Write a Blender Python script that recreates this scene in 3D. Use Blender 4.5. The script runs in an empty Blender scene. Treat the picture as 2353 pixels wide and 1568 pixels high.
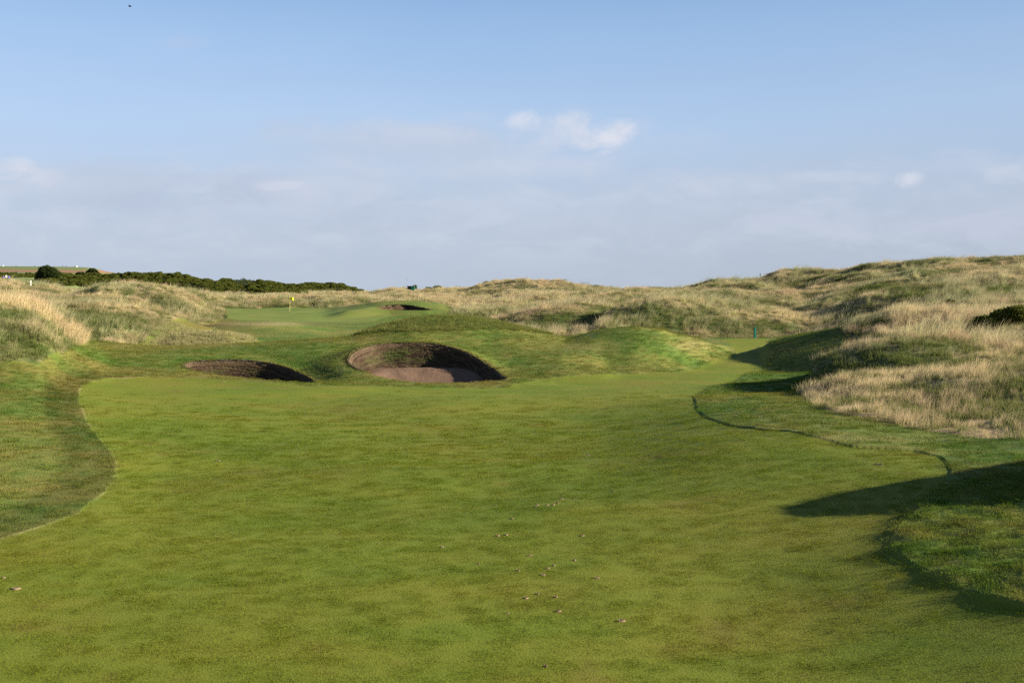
import bpy, bmesh, math, random
import numpy as np
from mathutils import Vector, Matrix, Euler

random.seed(7)
rng = np.random.default_rng(7)
R = math.radians
SC = bpy.context.scene
COL = SC.collection

# ------------------------------------------------------------------ camera frame
# measured points are (u, v) in a 2352 x 1568 frame of the photograph; the eye is the world origin, +Y looks down the hole
F, UC, VH = 2613.0, 1176.0, 674.0
SUN_EL, SUN_AZ = 18.0, -2.0          # degrees above the horizon; degrees beyond due right

# ------------------------------------------------------------------ helpers
def tag(o, label=None, cat=None, group=None, kind=None):
    if label: o['label'] = label
    if cat: o['category'] = cat
    if group: o['group'] = group
    if kind: o['kind'] = kind
    return o

def empty(name, loc, rz=0.0):
    o = bpy.data.objects.new(name, None)
    o.empty_display_size = 0.3
    COL.objects.link(o); o.location = loc; o.rotation_euler = (0, 0, rz)
    return o

def link(name, me, mat=None, parent=None, loc=None):
    o = bpy.data.objects.new(name, me); COL.objects.link(o)
    if mat is not None: me.materials.append(mat)
    if parent is not None: o.parent = parent
    if loc is not None: o.location = loc
    return o

def bm_obj(name, bm, mat=None, parent=None, loc=None, smooth=False):
    me = bpy.data.meshes.new(name); bm.to_mesh(me); bm.free()
    if smooth:
        for p in me.polygons: p.use_smooth = True
    return link(name, me, mat, parent, loc)

def np_mesh(name, verts, faces, smooth=True):
    """verts (n,3); faces: (m,k) int array (all the same size)"""
    me = bpy.data.meshes.new(name)
    verts = np.asarray(verts, np.float32); faces = np.asarray(faces, np.int32)
    m, k = faces.shape
    me.vertices.add(len(verts)); me.vertices.foreach_set('co', verts.ravel())
    me.loops.add(m * k); me.loops.foreach_set('vertex_index', faces.ravel())
    me.polygons.add(m)
    me.polygons.foreach_set('loop_start', np.arange(0, m * k, k, dtype=np.int32))
    me.polygons.foreach_set('use_smooth', np.full(m, smooth, dtype=bool))
    me.update(calc_edges=True)
    return me

def attr_vec(me, name, a):
    at = me.attributes.new(name, 'FLOAT_VECTOR', 'POINT'); at.data.foreach_set('vector', np.asarray(a, np.float32).ravel())
def attr_col(me, name, a):
    a = np.asarray(a, np.float32); a4 = np.ones((len(a), 4), np.float32); a4[:, :3] = a
    at = me.attributes.new(name, 'FLOAT_COLOR', 'POINT'); at.data.foreach_set('color', a4.ravel())
def attr_f(me, name, a):
    at = me.attributes.new(name, 'FLOAT', 'POINT'); at.data.foreach_set('value', np.asarray(a, np.float32).ravel())
def attr_i(me, name, a):
    at = me.attributes.new(name, 'INT', 'POINT'); at.data.foreach_set('value', np.asarray(a, np.int32).ravel())

def pchip(x, y, xi):
    """monotone cubic through (x, y[:, ...]) evaluated at xi, clamped at the ends"""
    x = np.asarray(x, float); y = np.asarray(y, float); xi = np.clip(xi, x[0], x[-1])
    sh = (len(x) - 1,) + (1,) * (y.ndim - 1)
    h = np.diff(x).reshape(sh); d = np.diff(y, axis=0) / h
    m = np.zeros_like(y)
    w1 = 2 * h[1:] + h[:-1]; w2 = h[1:] + 2 * h[:-1]
    with np.errstate(divide='ignore', invalid='ignore'):
        mm = (w1 + w2) / (w1 / d[:-1] + w2 / d[1:])
    m[1:-1] = np.where(d[:-1] * d[1:] > 0, mm, 0); m[0] = d[0]; m[-1] = d[-1]
    k = np.clip(np.searchsorted(x, xi, side='right') - 1, 0, len(x) - 2)
    hk = (x[k + 1] - x[k]); t = (xi - x[k]) / hk
    if y.ndim > 1:
        e = (slice(None),) + (None,) * (y.ndim - 1); t = t[e]; hk = hk[e]
    return ((1 + 2 * t) * (1 - t) ** 2 * y[k] + t * (1 - t) ** 2 * hk * m[k]
            + t * t * (3 - 2 * t) * y[k + 1] + t * t * (t - 1) * hk * m[k + 1])

PERM = np.random.default_rng(11).permutation(4096)
GA = np.random.default_rng(12).uniform(0, 2 * np.pi, 4096)
GX, GY = np.cos(GA), np.sin(GA)
def noise(x, y, s=0):
    xi = np.floor(x).astype(np.int64); yi = np.floor(y).astype(np.int64)
    fx = x - xi; fy = y - yi
    ux = fx * fx * fx * (fx * (fx * 6 - 15) + 10); uy = fy * fy * fy * (fy * (fy * 6 - 15) + 10)
    def g(a, b, dx, dy):
        k = PERM[(PERM[(a + s * 57) & 4095] + b) & 4095]
        return GX[k] * dx + GY[k] * dy
    n0 = g(xi, yi, fx, fy) * (1 - ux) + g(xi + 1, yi, fx - 1, fy) * ux
    n1 = g(xi, yi + 1, fx, fy - 1) * (1 - ux) + g(xi + 1, yi + 1, fx - 1, fy - 1) * ux
    return (n0 * (1 - uy) + n1 * uy) * 1.5
def fbm(x, y, wl, octv=3, s=0, gain=0.5):
    a, tot, o = 1.0, 0.0, 0.0
    for i in range(octv):
        o = o + a * noise(x / wl + 13.7 * i, y / wl - 7.1 * i, s + i); tot += a; a *= gain; wl *= 0.5
    return o / tot
def sstep(a, b, x):
    t = np.clip((x - a) / (b - a), 0, 1); return t * t * (3 - 2 * t)
def mixc(a, b, t):
    return np.asarray(a) * (1 - t[..., None]) + np.asarray(b) * t[..., None]

# ------------------------------------------------------------------ terrain: levels
TU = [-900, -300, 0, 200, 400, 700, 1050, 1300, 1500, 1800, 2100, 2352, 2750, 3300]
TD = [1.0, 3.0, 9.0, 12, 20, 30, 45, 55, 70, 85, 100, 115, 130, 165, 200, 240, 300, 380, 480, 700, 1200, 3000]
TZ = {
 -900: [-1.7, -1.75, -3.8, -3.78, -3.6, -3.2, -2.6, -2.2, -1.6, -1.2, -.9, -.7, -.3, .2, .5, .8, 2.6, 4.6, 6.5, 11, 20, -9],
 -300: [-1.7, -1.75, -3.92, -3.92, -3.8, -3.48, -2.9, -2.5, -1.9, -1.4, -1.1, -.9, -.5, 0, .3, .6, 2.6, 4.6, 6.5, 11, 20, -9],
 0:    [-1.7, -1.75, -3.98, -3.99, -3.94, -3.72, -3.25, -2.95, -2.3, -1.8, -1.5, -1.2, -.8, -.4, 0, .4, 2.6, 4.6, 6.5, 11, 20, -9],
 200:  [-1.7, -1.75, -4.0, -4.0, -3.95, -3.85, -3.8, -3.7, -3.5, -2.9, -2.3, -1.8, -1.2, -.8, -.4, 0, 1.5, 3.5, 5, 9, 18, -9],
 400:  [-1.7, -1.75, -4.0, -4.0, -4.0, -4.0, -4.0, -4.1, -4.1, -3.9, -3.6, -3.3, -3.0, -2.4, -1.6, -1.2, -.5, -.4, -1, -4, -7, -9],
 700:  [-1.7, -1.75, -4.0, -4.0, -4.0, -4.05, -4.1, -4.15, -4.2, -4.0, -3.7, -3.45, -3.15, -2.3, -1.35, -1.2, -.4, -.4, -1, -4, -8, -9],
 1050: [-1.7, -1.75, -4.0, -4.0, -4.0, -4.05, -4.1, -4.2, -4.2, -4.0, -3.7, -3.4, -3.0, -2.0, -1.4, -1.1, .1, -.5, -2, -5, -8, -9],
 1300: [-1.7, -1.75, -4.0, -4.0, -3.95, -4.0, -4.1, -4.2, -4.2, -4.1, -3.9, -3.3, -2.5, -1.3, -.5, .2, .5, -.6, -3, -5, -8, -9],
 1500: [-1.7, -1.75, -4.0, -4.0, -3.9, -3.95, -4.05, -4.2, -4.2, -4.2, -4.0, -3.2, -2.2, -.8, -.1, .3, .2, -1, -3, -6, -8, -9],
 1800: [-1.7, -1.75, -4.0, -4.0, -3.9, -3.85, -4.0, -4.15, -4.2, -4.2, -4.1, -3.2, -2.2, -.6, 1.0, 2.6, 2.0, 0, -3, -6, -8, -9],
 2100: [-1.7, -1.75, -4.0, -3.95, -3.85, -3.8, -3.6, -3.35, -2.7, -2.0, -1.0, -.2, .8, 2.9, 5.2, 4.6, 3.5, 1, -3, -6, -8, -9],
 2352: [-1.7, -1.75, -3.9, -3.85, -3.75, -3.55, -2.9, -2.4, -1.7, -.9, 0, .8, 1.8, 3.9, 5.75, 5.3, 4, 1, -3, -6, -8, -9],
 2750: [-1.7, -1.75, -3.8, -3.7, -3.5, -3.2, -2.4, -1.9, -1.0, -.2, .8, 1.6, 2.5, 4.4, 6.0, 5.6, 4, 1, -3, -6, -8, -9],
 3300: [-1.7, -1.75, -3.7, -3.5, -3.1, -2.7, -1.9, -1.4, -.5, .3, 1.2, 2, 2.8, 4.6, 6.2, 5.6, 4, 1, -3, -6, -8, -9],
}
def urange():
    out = list(np.arange(-900, -80, 14.0)) + list(np.arange(-80, 2432, 2.35)) + list(np.arange(2432, 3300, 14.0))
    return np.array(out)
def drange():
    out = []; d = 1.2
    while d < 3000:
        out.append(d)
        if d < 9: r = .03
        elif d < 26: r = .0032
        elif d < 48: r = .0020
        elif d < 64: r = .0028
        elif d < 180: r = .0048
        elif d < 400: r = .0075
        else: r = .03
        d *= 1 + r
    return np.array(out)
us, ds = urange(), drange()
NR, NC = len(ds), len(us)
tab = np.array([TZ[u] for u in TU]).T                     # (nD, nU)
zD = pchip(np.log(TD), tab, np.log(ds))                   # (NR, nU)
BASE = pchip(TU, zD.T.copy(), us).T                       # (NR, NC)
U, D = np.meshgrid(us, ds)
X = (U - UC) / F * D
Y = D
BASE = BASE + .50 * sstep(1.5, 8.5, X) * (1 - sstep(34, 46, D)) * sstep(8, 14, D)      # shoulder rising to the right of the fairway

# crest lines: (u, v, D) where the crest shows; front and back width in metres
RIDGES = [
 # mound behind the two bunkers
 dict(p=[(60, 800, 66), (160, 792, 66), (280, 795, 67), (360, 797, 67), (480, 793, 67), (600, 789, 67), (700, 781, 68), (800, 771, 70), (850, 756, 72), (900, 743, 73), (960, 731, 74), (1040, 725, 75), (1120, 734, 75), (1180, 749, 74), (1240, 764, 73), (1300, 778, 72), (1380, 800, 72), (1460, 850, 72)], f=19, b=14),
 # raised rims of the bunkers
 dict(p=[(330, 870, 55), (390, 848, 57.5), (420, 837, 58), (460, 829, 59.3), (520, 826, 60), (590, 828, 60), (650, 836, 59.5), (700, 845, 58.8), (750, 838, 59), (780, 832, 59), (800, 825, 59.4), (825, 802, 60.4), (860, 791, 61.5), (950, 785.5, 62.1), (1000, 788, 61.9), (1040, 796, 61.4), (1080, 810, 60.6), (1120, 834, 59.2), (1165, 866, 56.5), (1200, 890, 54)], f=6.5, b=12),
 dict(p=[(730, 724, 142), (800, 712, 144), (868, 703, 146.5), (900, 699, 148), (940, 699.5, 149), (975, 705, 147), (1000, 714, 145)], f=8, b=10),
 # second mown mound, right of the big bunker
 dict(p=[(1230, 870, 64), (1270, 815, 68), (1310, 779, 71), (1350, 766, 72), (1400, 755, 73), (1450, 751, 73), (1510, 753, 74), (1545, 763, 75), (1600, 777, 78), (1650, 796, 82), (1710, 815, 86)], f=15, b=12),
 # small shaggy mound left
 dict(p=[(340, 800, 84), (370, 786, 85), (410, 773, 85), (460, 766, 86), (520, 767, 86), (560, 774, 87), (610, 789, 87)], o=-0.08, f=8, b=8),
 # mound in front of the green
 dict(p=[(360, 785, 108), (420, 762, 110), (480, 748, 110), (550, 741, 111), (600, 739, 111), (660, 742, 111), (720, 752, 110), (790, 768, 108), (830, 780, 106)], f=17, b=9),
 # shoulder holding the far bunker
 dict(p=[(720, 716, 160), (780, 707, 160), (830, 698, 159), (880, 692, 158), (940, 690.5, 158), (1000, 696, 158), (1030, 703, 157), (1060, 714, 155), (1100, 726, 153)], f=22, b=14),
 # bank behind the green
 dict(p=[(380, 700, 205), (450, 690, 205), (520, 690, 204), (600, 694, 204), (680, 692, 205), (760, 687, 206), (840, 684, 206), (900, 680, 210), (1000, 678, 215), (1100, 690, 215)], o=0.6, f=22, b=60),
 # left dunes, near to far
 dict(p=[(-900, 600, 55), (-300, 625, 56), (0, 656, 58), (45, 664, 58.5), (84, 677, 59), (105, 690, 59.5), (150, 737, 61), (225, 773, 63.5), (285, 789, 67), (345, 808, 71)], o=0.70, f=18, b=13),
 dict(p=[(-300, 680, 88), (40, 686, 90), (100, 690, 92), (200, 690, 94), (300, 693, 96), (400, 715, 98), (450, 733, 99), (500, 751, 101), (570, 778, 103)], o=0.42, f=19, b=12),
 dict(p=[(-100, 655, 118), (0, 653, 118), (100, 660, 120), (150, 664, 122), (230, 668, 122), (330, 690, 122), (420, 722, 128)], o=0.6, f=12, b=8),
 dict(p=[(120, 662, 142), (200, 655, 143), (240, 646, 143), (270, 641, 144), (300, 640, 145), (350, 645, 145), (400, 655, 146), (440, 667, 146), (470, 686, 146), (495, 703, 146), (525, 722, 146)], o=0.85, f=22, b=14),
 dict(p=[(-300, 630, 165), (0, 640, 165), (40, 643, 166), (90, 646, 167), (120, 651, 168), (170, 663, 170)], o=0.6, f=20, b=20),
 dict(p=[(300, 660, 195), (360, 651, 195), (420, 654, 198), (470, 666, 200), (540, 682, 200)], o=0.85, f=25, b=25),
 # gorse hills and far ground
 dict(p=[(-300, 645, 330), (60, 643, 335), (120, 640, 340), (170, 634, 345), (200, 630, 348), (250, 629, 350), (300, 627, 352), (340, 626, 352), (400, 630, 350), (450, 637, 350), (500, 644, 348), (560, 651, 345), (600, 655, 343), (640, 661, 340), (655, 668, 335), (700, 680, 330)], o=1.35, f=60, b=70),
 dict(p=[(440, 648, 560), (520, 640, 570), (560, 639.5, 572), (590, 643, 578), (615, 649, 580), (650, 655, 580), (700, 654, 560), (770, 654, 550), (800, 661, 545), (825, 671, 540), (850, 680, 540)], o=1.0, f=110, b=80),
 dict(p=[(-900, 610, 1200), (0, 614.5, 1200), (100, 615, 1210), (190, 616.5, 1220), (215, 619, 1230), (245, 626, 1240), (300, 634, 1250), (420, 668, 1260)], f=520, b=300),
 # middle and right skyline
 dict(p=[(790, 674, 290), (840, 670, 292), (880, 666, 295), (920, 664, 298), (960, 663, 300), (1010, 663, 302), (1080, 662, 305), (1150, 664, 305), (1250, 672, 300)], o=0.5, f=70, b=40),
 dict(p=[(1040, 672, 262), (1090, 659, 264), (1130, 650, 266), (1180, 645, 268), (1220, 643, 270), (1255, 646, 270), (1300, 654, 268), (1340, 664, 264), (1390, 674, 260)], o=0.12, f=34, b=30),
 dict(p=[(1240, 664, 440), (1290, 654, 446), (1320, 651.5, 450), (1350, 650, 452), (1372, 654.5, 450), (1388, 657, 446), (1397, 666, 440), (1410, 680, 436)], o=0.5, f=60, b=60),
 dict(p=[(1390, 680, 236), (1430, 669, 238), (1455, 666, 240), (1490, 669, 240), (1530, 665, 240), (1580, 660, 240), (1620, 652, 242), (1690, 645.5, 244), (1740, 655, 244)], o=0.5, f=40, b=40),
 dict(p=[(1560, 672, 205), (1600, 657, 205), (1640, 650, 206), (1700, 647, 206), (1760, 652, 205), (1850, 660, 202)], o=0.5, f=34, b=25),
 dict(p=[(1640, 668, 225), (1690, 648, 226), (1740, 639, 228), (1772, 627, 228), (1800, 622, 228), (1850, 621, 228), (1900, 619, 226), (1960, 613, 220), (2020, 606, 212), (2100, 603, 206), (2200, 600.5, 204), (2352, 599, 202), (2700, 594, 200), (3300, 590, 200)], o=0.70, f=40, b=60),
 # mid dunes right of centre
 dict(p=[(1000, 740, 128), (1030, 717, 130), (1060, 705, 131), (1090, 701, 132), (1140, 704, 133), (1190, 712, 133), (1230, 726, 132)], o=0.35, f=10, b=12),
 dict(p=[(1130, 745, 118), (1160, 732, 119), (1200, 716, 120), (1260, 703, 121), (1320, 698, 122), (1370, 701, 123), (1395, 705, 124), (1450, 720, 124)], o=0.35, f=14, b=11),
 dict(p=[(1350, 778, 106), (1368, 748, 108), (1390, 722, 110), (1430, 704, 112), (1500, 691, 114), (1560, 686, 115), (1640, 689, 116), (1720, 697, 117), (1800, 712, 118), (1900, 740, 116)], o=0.35, f=12, b=14),
 dict(p=[(1440, 690, 150), (1500, 680, 152), (1600, 675, 154), (1700, 672, 155), (1800, 674, 156), (1900, 690, 156)], o=0.35, f=14, b=20),
 # right: mown bank, dunes behind it
 dict(p=[(1735, 800, 84), (1760, 788, 80), (1800, 779, 77), (1850, 769, 75), (1900, 760, 74), (1945, 752, 73), (2000, 742, 72), (2070, 733, 71), (2150, 728, 70), (2260, 722, 70), (2352, 718, 70), (2700, 700, 70)], f=17, b=9),
 dict(p=[(2040, 740, 82), (2090, 728, 83), (2130, 722, 84), (2180, 720, 84), (2240, 716, 84), (2352, 705, 84), (2700, 685, 84)], o=0.4, f=8, b=12),
 dict(p=[(2200, 772, 60), (2250, 768, 61), (2300, 760, 61), (2352, 748, 61), (2450, 715, 60), (2700, 690, 60)], o=0.4, f=7, b=8),
 dict(p=[(1948, 716, 118), (1980, 680, 119), (2040, 663, 121), (2100, 655, 123), (2200, 652, 125), (2352, 648, 125), (2700, 640, 125)], o=0.4, f=10, b=22),
 dict(p=[(1800, 690, 172), (1900, 660, 172), (2000, 648, 172), (2100, 640, 172), (2352, 634, 170), (2700, 630, 170)], o=0.4, f=20, b=14),
 # near right dune (upper crest and lower skirt)
 dict(p=[(1856, 880, 50), (1872, 829, 50), (1890, 816, 50), (1941, 795, 49), (1980, 783, 49), (2040, 774, 48), (2100, 767, 48), (2150, 765, 48), (2205, 769, 48), (2250, 774, 48), (2295, 782, 48), (2352, 781, 48), (2600, 770, 47), (3300, 740, 46)], o=0.18, f=9.5, b=9),
 dict(p=[(1815, 905, 45.5), (1836, 891, 44.5), (1890, 876, 43.5), (1950, 860, 42.5), (2010, 857, 41), (2100, 850, 40), (2200, 850, 38), (2352, 845, 37), (2700, 830, 35), (3300, 820, 34)], o=0.18, f=7, b=8),
 # mound out of frame on the right that shades the near fairway
 dict(p=[(2050, 1216, 18.0), (2200, 1190, 18.3), (2352, 1155, 18.7), (2420, 1065, 18.8), (2470, 990, 19.1), (2520, 945, 19.4), (2580, 948, 19.8), (2750, 950, 20.8), (3000, 970, 21.4), (3300, 980, 22.0)], f=2.4, b=2.8),
]
H = np.zeros_like(BASE); CREST = np.zeros_like(BASE); FRONT = np.zeros_like(BASE)
for rd in RIDGES:
    p = np.array(rd['p'], float)
    vv = pchip(p[:, 0], p[:, 1], us); dc = pchip(p[:, 0], p[:, 2], us)
    zc = -(vv - VH) / F * dc - rd.get('o', 0)
    ib = np.array([np.interp(dc[j], ds, BASE[:, j]) for j in range(NC)])
    amp = zc - ib; amp = .5 * (amp + np.sqrt(amp * amp + .05)) - .02
    inside = (us >= p[0, 0]) & (us <= p[-1, 0])
    if p[0, 0] > -250: amp = amp * sstep(p[0, 0], p[1, 0], us)
    if p[-1, 0] < 2600: amp = amp * (1 - sstep(p[-2, 0], p[-1, 0], us))
    T = D - dc[None, :]
    T = np.where(T < 0, T / rd['f'], T / rd['b'])
    g = np.where(np.abs(T) < 1, (1 - T * T) ** 2, 0)
    h = amp[None, :] * g
    k = 0.36 * np.clip(h / 0.5, 0, 1) + 1e-6
    q = np.maximum(k - np.abs(H - h), 0) / k
    H = np.maximum(H, h) + q * q * k * .25
    wgt = np.clip(amp / 1.0, 0, 1)[None, :]
    CREST = np.maximum(CREST, g ** 2.2 * wgt)
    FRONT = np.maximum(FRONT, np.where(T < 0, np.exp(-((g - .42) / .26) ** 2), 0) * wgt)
Z = BASE + H

def zone_poly(poly):
    """boolean mask of grid points inside a polygon given in (u, D)"""
    px = np.array([a for a, _ in poly], float); py = np.log(np.array([b for _, b in poly], float))
    yy = np.log(D); ins = np.zeros(U.shape, bool)
    n = len(px)
    for i in range(n):
        j = (i - 1) % n
        if py[i] == py[j]: continue
        c = (py[i] > yy) != (py[j] > yy)
        xx = (px[j] - px[i]) * (yy - py[i]) / (py[j] - py[i]) + px[i]
        ins ^= c & (U < xx)
    return ins

def hit(u, v, dmin=9.0, dmax=1e9):
    """depth where the sight line through (u, v) first meets the ground"""
    j = int(np.argmin(np.abs(us - u)))
    vr = VH - Z[:, j] * F / ds
    ok = np.where((vr <= v) & (ds >= dmin) & (ds <= dmax))[0]
    if len(ok) == 0: return dmin
    i = ok[0]
    if i == 0: return ds[0]
    a, b = vr[i - 1], vr[i]
    t = 0 if a == b else np.clip((a - v) / (a - b), 0, 1)
    return ds[i - 1] * (1 - t) + ds[i] * t

def ground(u, d):
    """height of the ground at column u, depth d"""
    j = np.clip(np.searchsorted(us, u) - 1, 0, NC - 2); fu = (u - us[j]) / (us[j + 1] - us[j])
    i = np.clip(np.searchsorted(ds, d) - 1, 0, NR - 2); fd = (d - ds[i]) / (ds[i + 1] - ds[i])
    return ((Z[i, j] * (1 - fu) + Z[i, j + 1] * fu) * (1 - fd) + (Z[i + 1, j] * (1 - fu) + Z[i + 1, j + 1] * fu) * fd)
def gxy(x, y):
    return ground(UC + x / y * F, y)
def pt(u, d):
    return Vector(((u - UC) / F * d, d, float(ground(u, d))))

# ------------------------------------------------------------------ zones of the ground
def uvp(pts): return [(u, hit(u, v)) for u, v in pts]
FAIR = ([(-900, 12.0), (-300, 14.0)] + uvp([(-20, 1252), (80, 1215), (180, 1175), (240, 1125), (270, 1090), (268, 1060), (250, 1030), (215, 990), (195, 960), (183, 930), (182, 896), (197, 881)])
        + [(250, 50.5), (330, 52.5), (430, 52.5), (560, 50.8), (720, 49.6), (820, 50.5), (900, 50.5), (1000, 50), (1160, 50.5), (1240, 55), (1400, 57.5), (1540, 60), (1610, 65), (1660, 73), (1690, 83), (1680, 92), (1660, 100), (1700, 101), (1765, 101), (1748, 88), (1765, 80), (1772, 70), (1745, 62), (1690, 55), (1620, 48)]
        + uvp([(1590, 915), (1600, 940), (1620, 960), (1680, 985), (1780, 1000), (1860, 1020), (1960, 1034), (2100, 1038), (2160, 1050), (2183, 1075), (2170, 1110), (2130, 1150), (2090, 1190), (2060, 1210), (2045, 1250), (2070, 1290), (2130, 1325), (2200, 1355), (2260, 1380), (2330, 1397)])
        + [(2480, 12.2), (2700, 10.6), (3300, 9), (3300, 1.0), (-900, 1.0)])
GREEN = [(522, 168), (516, 150), (518, 136), (540, 131), (640, 128), (760, 128), (860, 132), (900, 140), (880, 150), (820, 156), (760, 166), (640, 169)]
DUNEL = [(-900, 34), (-300, 38)] + uvp([(-10, 832), (88, 836), (146, 812), (190, 791), (214, 777)]) + [(270, 75), (310, 78), (340, 84), (390, 92), (430, 102), (462, 113), (492, 126), (512, 138), (514, 160), (505, 171), (700, 172.5), (790, 172), (860, 171), (960, 171), (1020, 166), (1045, 150), (1030, 128), (1060, 112), (1180, 101), (1300, 96), (1420, 97), (1500, 99), (1640, 102), (1790, 103.5), (1850, 93), (1900, 84), (1938, 80), (1943, 68), (1925, 59), (1880, 53.5), (1866, 51.5), (1868, 48.5), (1840, 46.5), (1834, 43)]
DUNEL += uvp([(1838, 914), (1872, 939), (1935, 957), (2040, 975), (2130, 993), (2250, 1005), (2352, 1008)]) + [(2700, 27), (3300, 24), (3300, 3000), (-900, 3000)]
SHAG1 = [(350, 80), (380, 79), (560, 80), (590, 84), (580, 92), (400, 92), (345, 87)]
SHAG2 = [(815, 70), (860, 68.5), (960, 67), (1060, 68), (1160, 70), (1260, 73), (1270, 84), (830, 86)]
NEARROUGH = ([(2060, hit(2060, 1208))] + uvp([(2045, 1250), (2070, 1290), (2130, 1325), (2200, 1355), (2260, 1380), (2330, 1397)]) + [(2480, 12.2), (2700, 10.6), (3300, 9.2), (3300, 30), (2352, 22), (2250, 20.3), (2150, 19.7)])
mF = zone_poly(FAIR); mG = zone_poly(GREEN); mD = zone_poly(DUNEL) & ~mF & ~mG
mS = (zone_poly(SHAG1) | zone_poly(SHAG2)) & ~mD & ~mF
mN = zone_poly(NEARROUGH) & ~mF
mGo = mD & (((D > 285) & (U < 700) & (U > 96 + .0 * D) & ((D < 430) | (U > 420))) | ((D > 400) & (U < 835))) & (D < 780)      # gorse hills
mFar = D > 780
# distance (in vertices) of dune ground from its edge, softened
def blur(m, n=3):
    a = m.astype(np.float32)
    for _ in range(n):
        a[1:-1, 1:-1] = (a[1:-1, 1:-1] * 2 + a[:-2, 1:-1] + a[2:, 1:-1] + a[1:-1, :-2] + a[1:-1, 2:]) / 6
    return a
dune_soft = blur(mD, 12)
mow_soft = 1 - dune_soft
# small relief
far_k = np.clip(D / 90, .6, 2.5)
hum = fbm(X, Y, 9.0, 3, 3) * .34 * far_k + fbm(X, Y, 2.6, 2, 9) * .13
rid = 1 - 2 * np.abs(fbm(X * .8, Y * .55, 11.0, 2, 97, .4)) * 1.5
rid = np.clip(rid, -1, 1); rid = rid - rid[D > 60].mean()
hum = hum * 1.25 + rid * .42 * np.clip(D / 110, .35, 2.0) * np.where((D > 60), 1, .4)
Z = Z + hum * dune_soft * np.where(mFar, 0, 1) * np.where(D > 30, 1, .5)
flat = fbm(X, Y * 1.6, 12.0, 2, 20) * .17 * sstep(12, 26, D) + .15 * np.exp(-((Y - 25.5 - .12 * X) / 1.7) ** 2) * sstep(-9, -3, X) * (1 - sstep(6, 11, X)) - .12 * np.exp(-((Y - 33 - .1 * X) / 4) ** 2) * sstep(-8, -2, X) * (1 - sstep(2, 8, X)) + fbm(X, Y * 1.6, 6.0, 2, 21) * .06 + fbm(X, Y, 2.2, 2, 27) * .018
Z = Z + flat * mow_soft * sstep(11, 16, D)
semi = (~mF & ~mD & ~mG)
Z = Z + blur(semi, 2) * (.03 + .02 * fbm(X, Y, .7, 2, 31)) * (D < 60) * np.where(X < 0, .2, .9)
Z = Z + - .009 * np.clip(4 * blur(mF, 2) * (1 - blur(mF, 2)), 0, 1) * ((X > 1.5) & (D < 48) & (D > 14)) + blur(mN, 3) * (.02 + .06 * fbm(X, Y, .7, 3, 33))

# ------------------------------------------------------------------ colours of the ground (albedo)
n1 = fbm(X, Y, 9, 3, 41); n2 = fbm(X, Y, 2.4, 3, 45); n3 = fbm(X, Y, .55, 3, 49); n4 = fbm(X, Y, 14, 2, 53)
n5 = fbm(X * .35, Y * 1.6, 1.6, 3, 57)
GRN = np.array((.096, .150, .010)); YEL = np.array((.180, .168, .018)); BRN = np.array((.150, .110, .028)); DEEP = np.array((.060, .108, .009))
t = np.clip(.34 + .75 * n1 + .6 * n2 + .35 * n5 + .25 * n3, 0, 1)
tint = mixc(GRN, YEL, t)
tint = mixc(tint, BRN, np.clip((n2 * .8 + n3 * .7 + n4 * .5 - .36) * 1.7, 0, .55))
tint = mixc(tint, DEEP, np.clip((-n1 - n5 * .5 - .15) * 1.2, 0, .45))
tint = mixc(tint, np.array((.134, .152, .016)), np.full(U.shape, .38)) * .95
# semi-rough
ts = np.clip(.38 + .8 * n1 + .5 * n2 + .5 * n3, 0, 1)
semi_c = mixc((.068, .118, .016), (.185, .165, .04), ts)
# mowing stripes of the left semi-rough
xe = np.where(mF & (U > -300), X, 1e9).min(1)
xe[xe > 1e8] = -19
xe = np.convolve(np.pad(xe, 4, 'edge'), np.ones(9) / 9, 'valid')
s_off = xe[:, None] - X + .12 * n2
stripe = np.clip(sstep(.0, .12, s_off) * (1 - sstep(1.0, 1.5, s_off)) + .55 * sstep(2.7, 3.1, s_off) * (1 - sstep(3.6, 4.2, s_off)), 0, 1)
left = (X < 0) & (D < 56)
semi_c = np.where((left & semi)[..., None], semi_c * (.75 + .40 * (1 - stripe))[..., None], semi_c)
semi_c = np.where((left & semi)[..., None], mixc(semi_c * (1 - .22 * sstep(28, 44, D) * (U < 330))[..., None], BRN, np.clip(.04 + .26 * sstep(32, 48, D) + n2 * .4, 0, .5)), semi_c)  # left bank coloured darker and browner to offset its sun-facing slope
semi_c = np.where(mN[..., None], mixc((.085, .14, .018), (.20, .19, .04), np.clip(.4 + n3 + .6 * n2, 0, 1)), semi_c)
tint = np.where(semi[..., None], semi_c, tint)
g_c = mixc((.105, .165, .028), (.165, .180, .04), np.clip(.5 + n1 * .8 + n2 * .3, 0, 1))
tint = mixc(tint, BRN * .75, .85 * np.exp(-((U - 480) / 75) ** 2 - ((VH - Z * F / D - 745) / 18) ** 2) * semi)
for (u_, v_, ru_, rv_, am_) in [(640, 743, 75, 5, .65), (560, 744, 60, 4, .4), (1590, 792, 45, 14, .35), (430, 792, 140, 8, .3), (1330, 800, 60, 10, .25), (2040, 1010, 200, 14, .2)]:
    tint = mixc(tint, (.30, .235, .11), am_ * np.exp(-((U - u_) / ru_) ** 2 - ((VH - Z * F / D - v_) / rv_) ** 2) * (semi & (D > 25)))
tint = np.where(mG[..., None], g_c, tint)
bF = blur(mF, 2); edge = np.clip(bF * (1 - bF) * 4, 0, 1) * (U < 330) * (D < 60)
tint = mixc(tint, (.30, .27, .12), edge * np.clip(.10 + n2 * 1.4, 0, .5))
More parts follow.
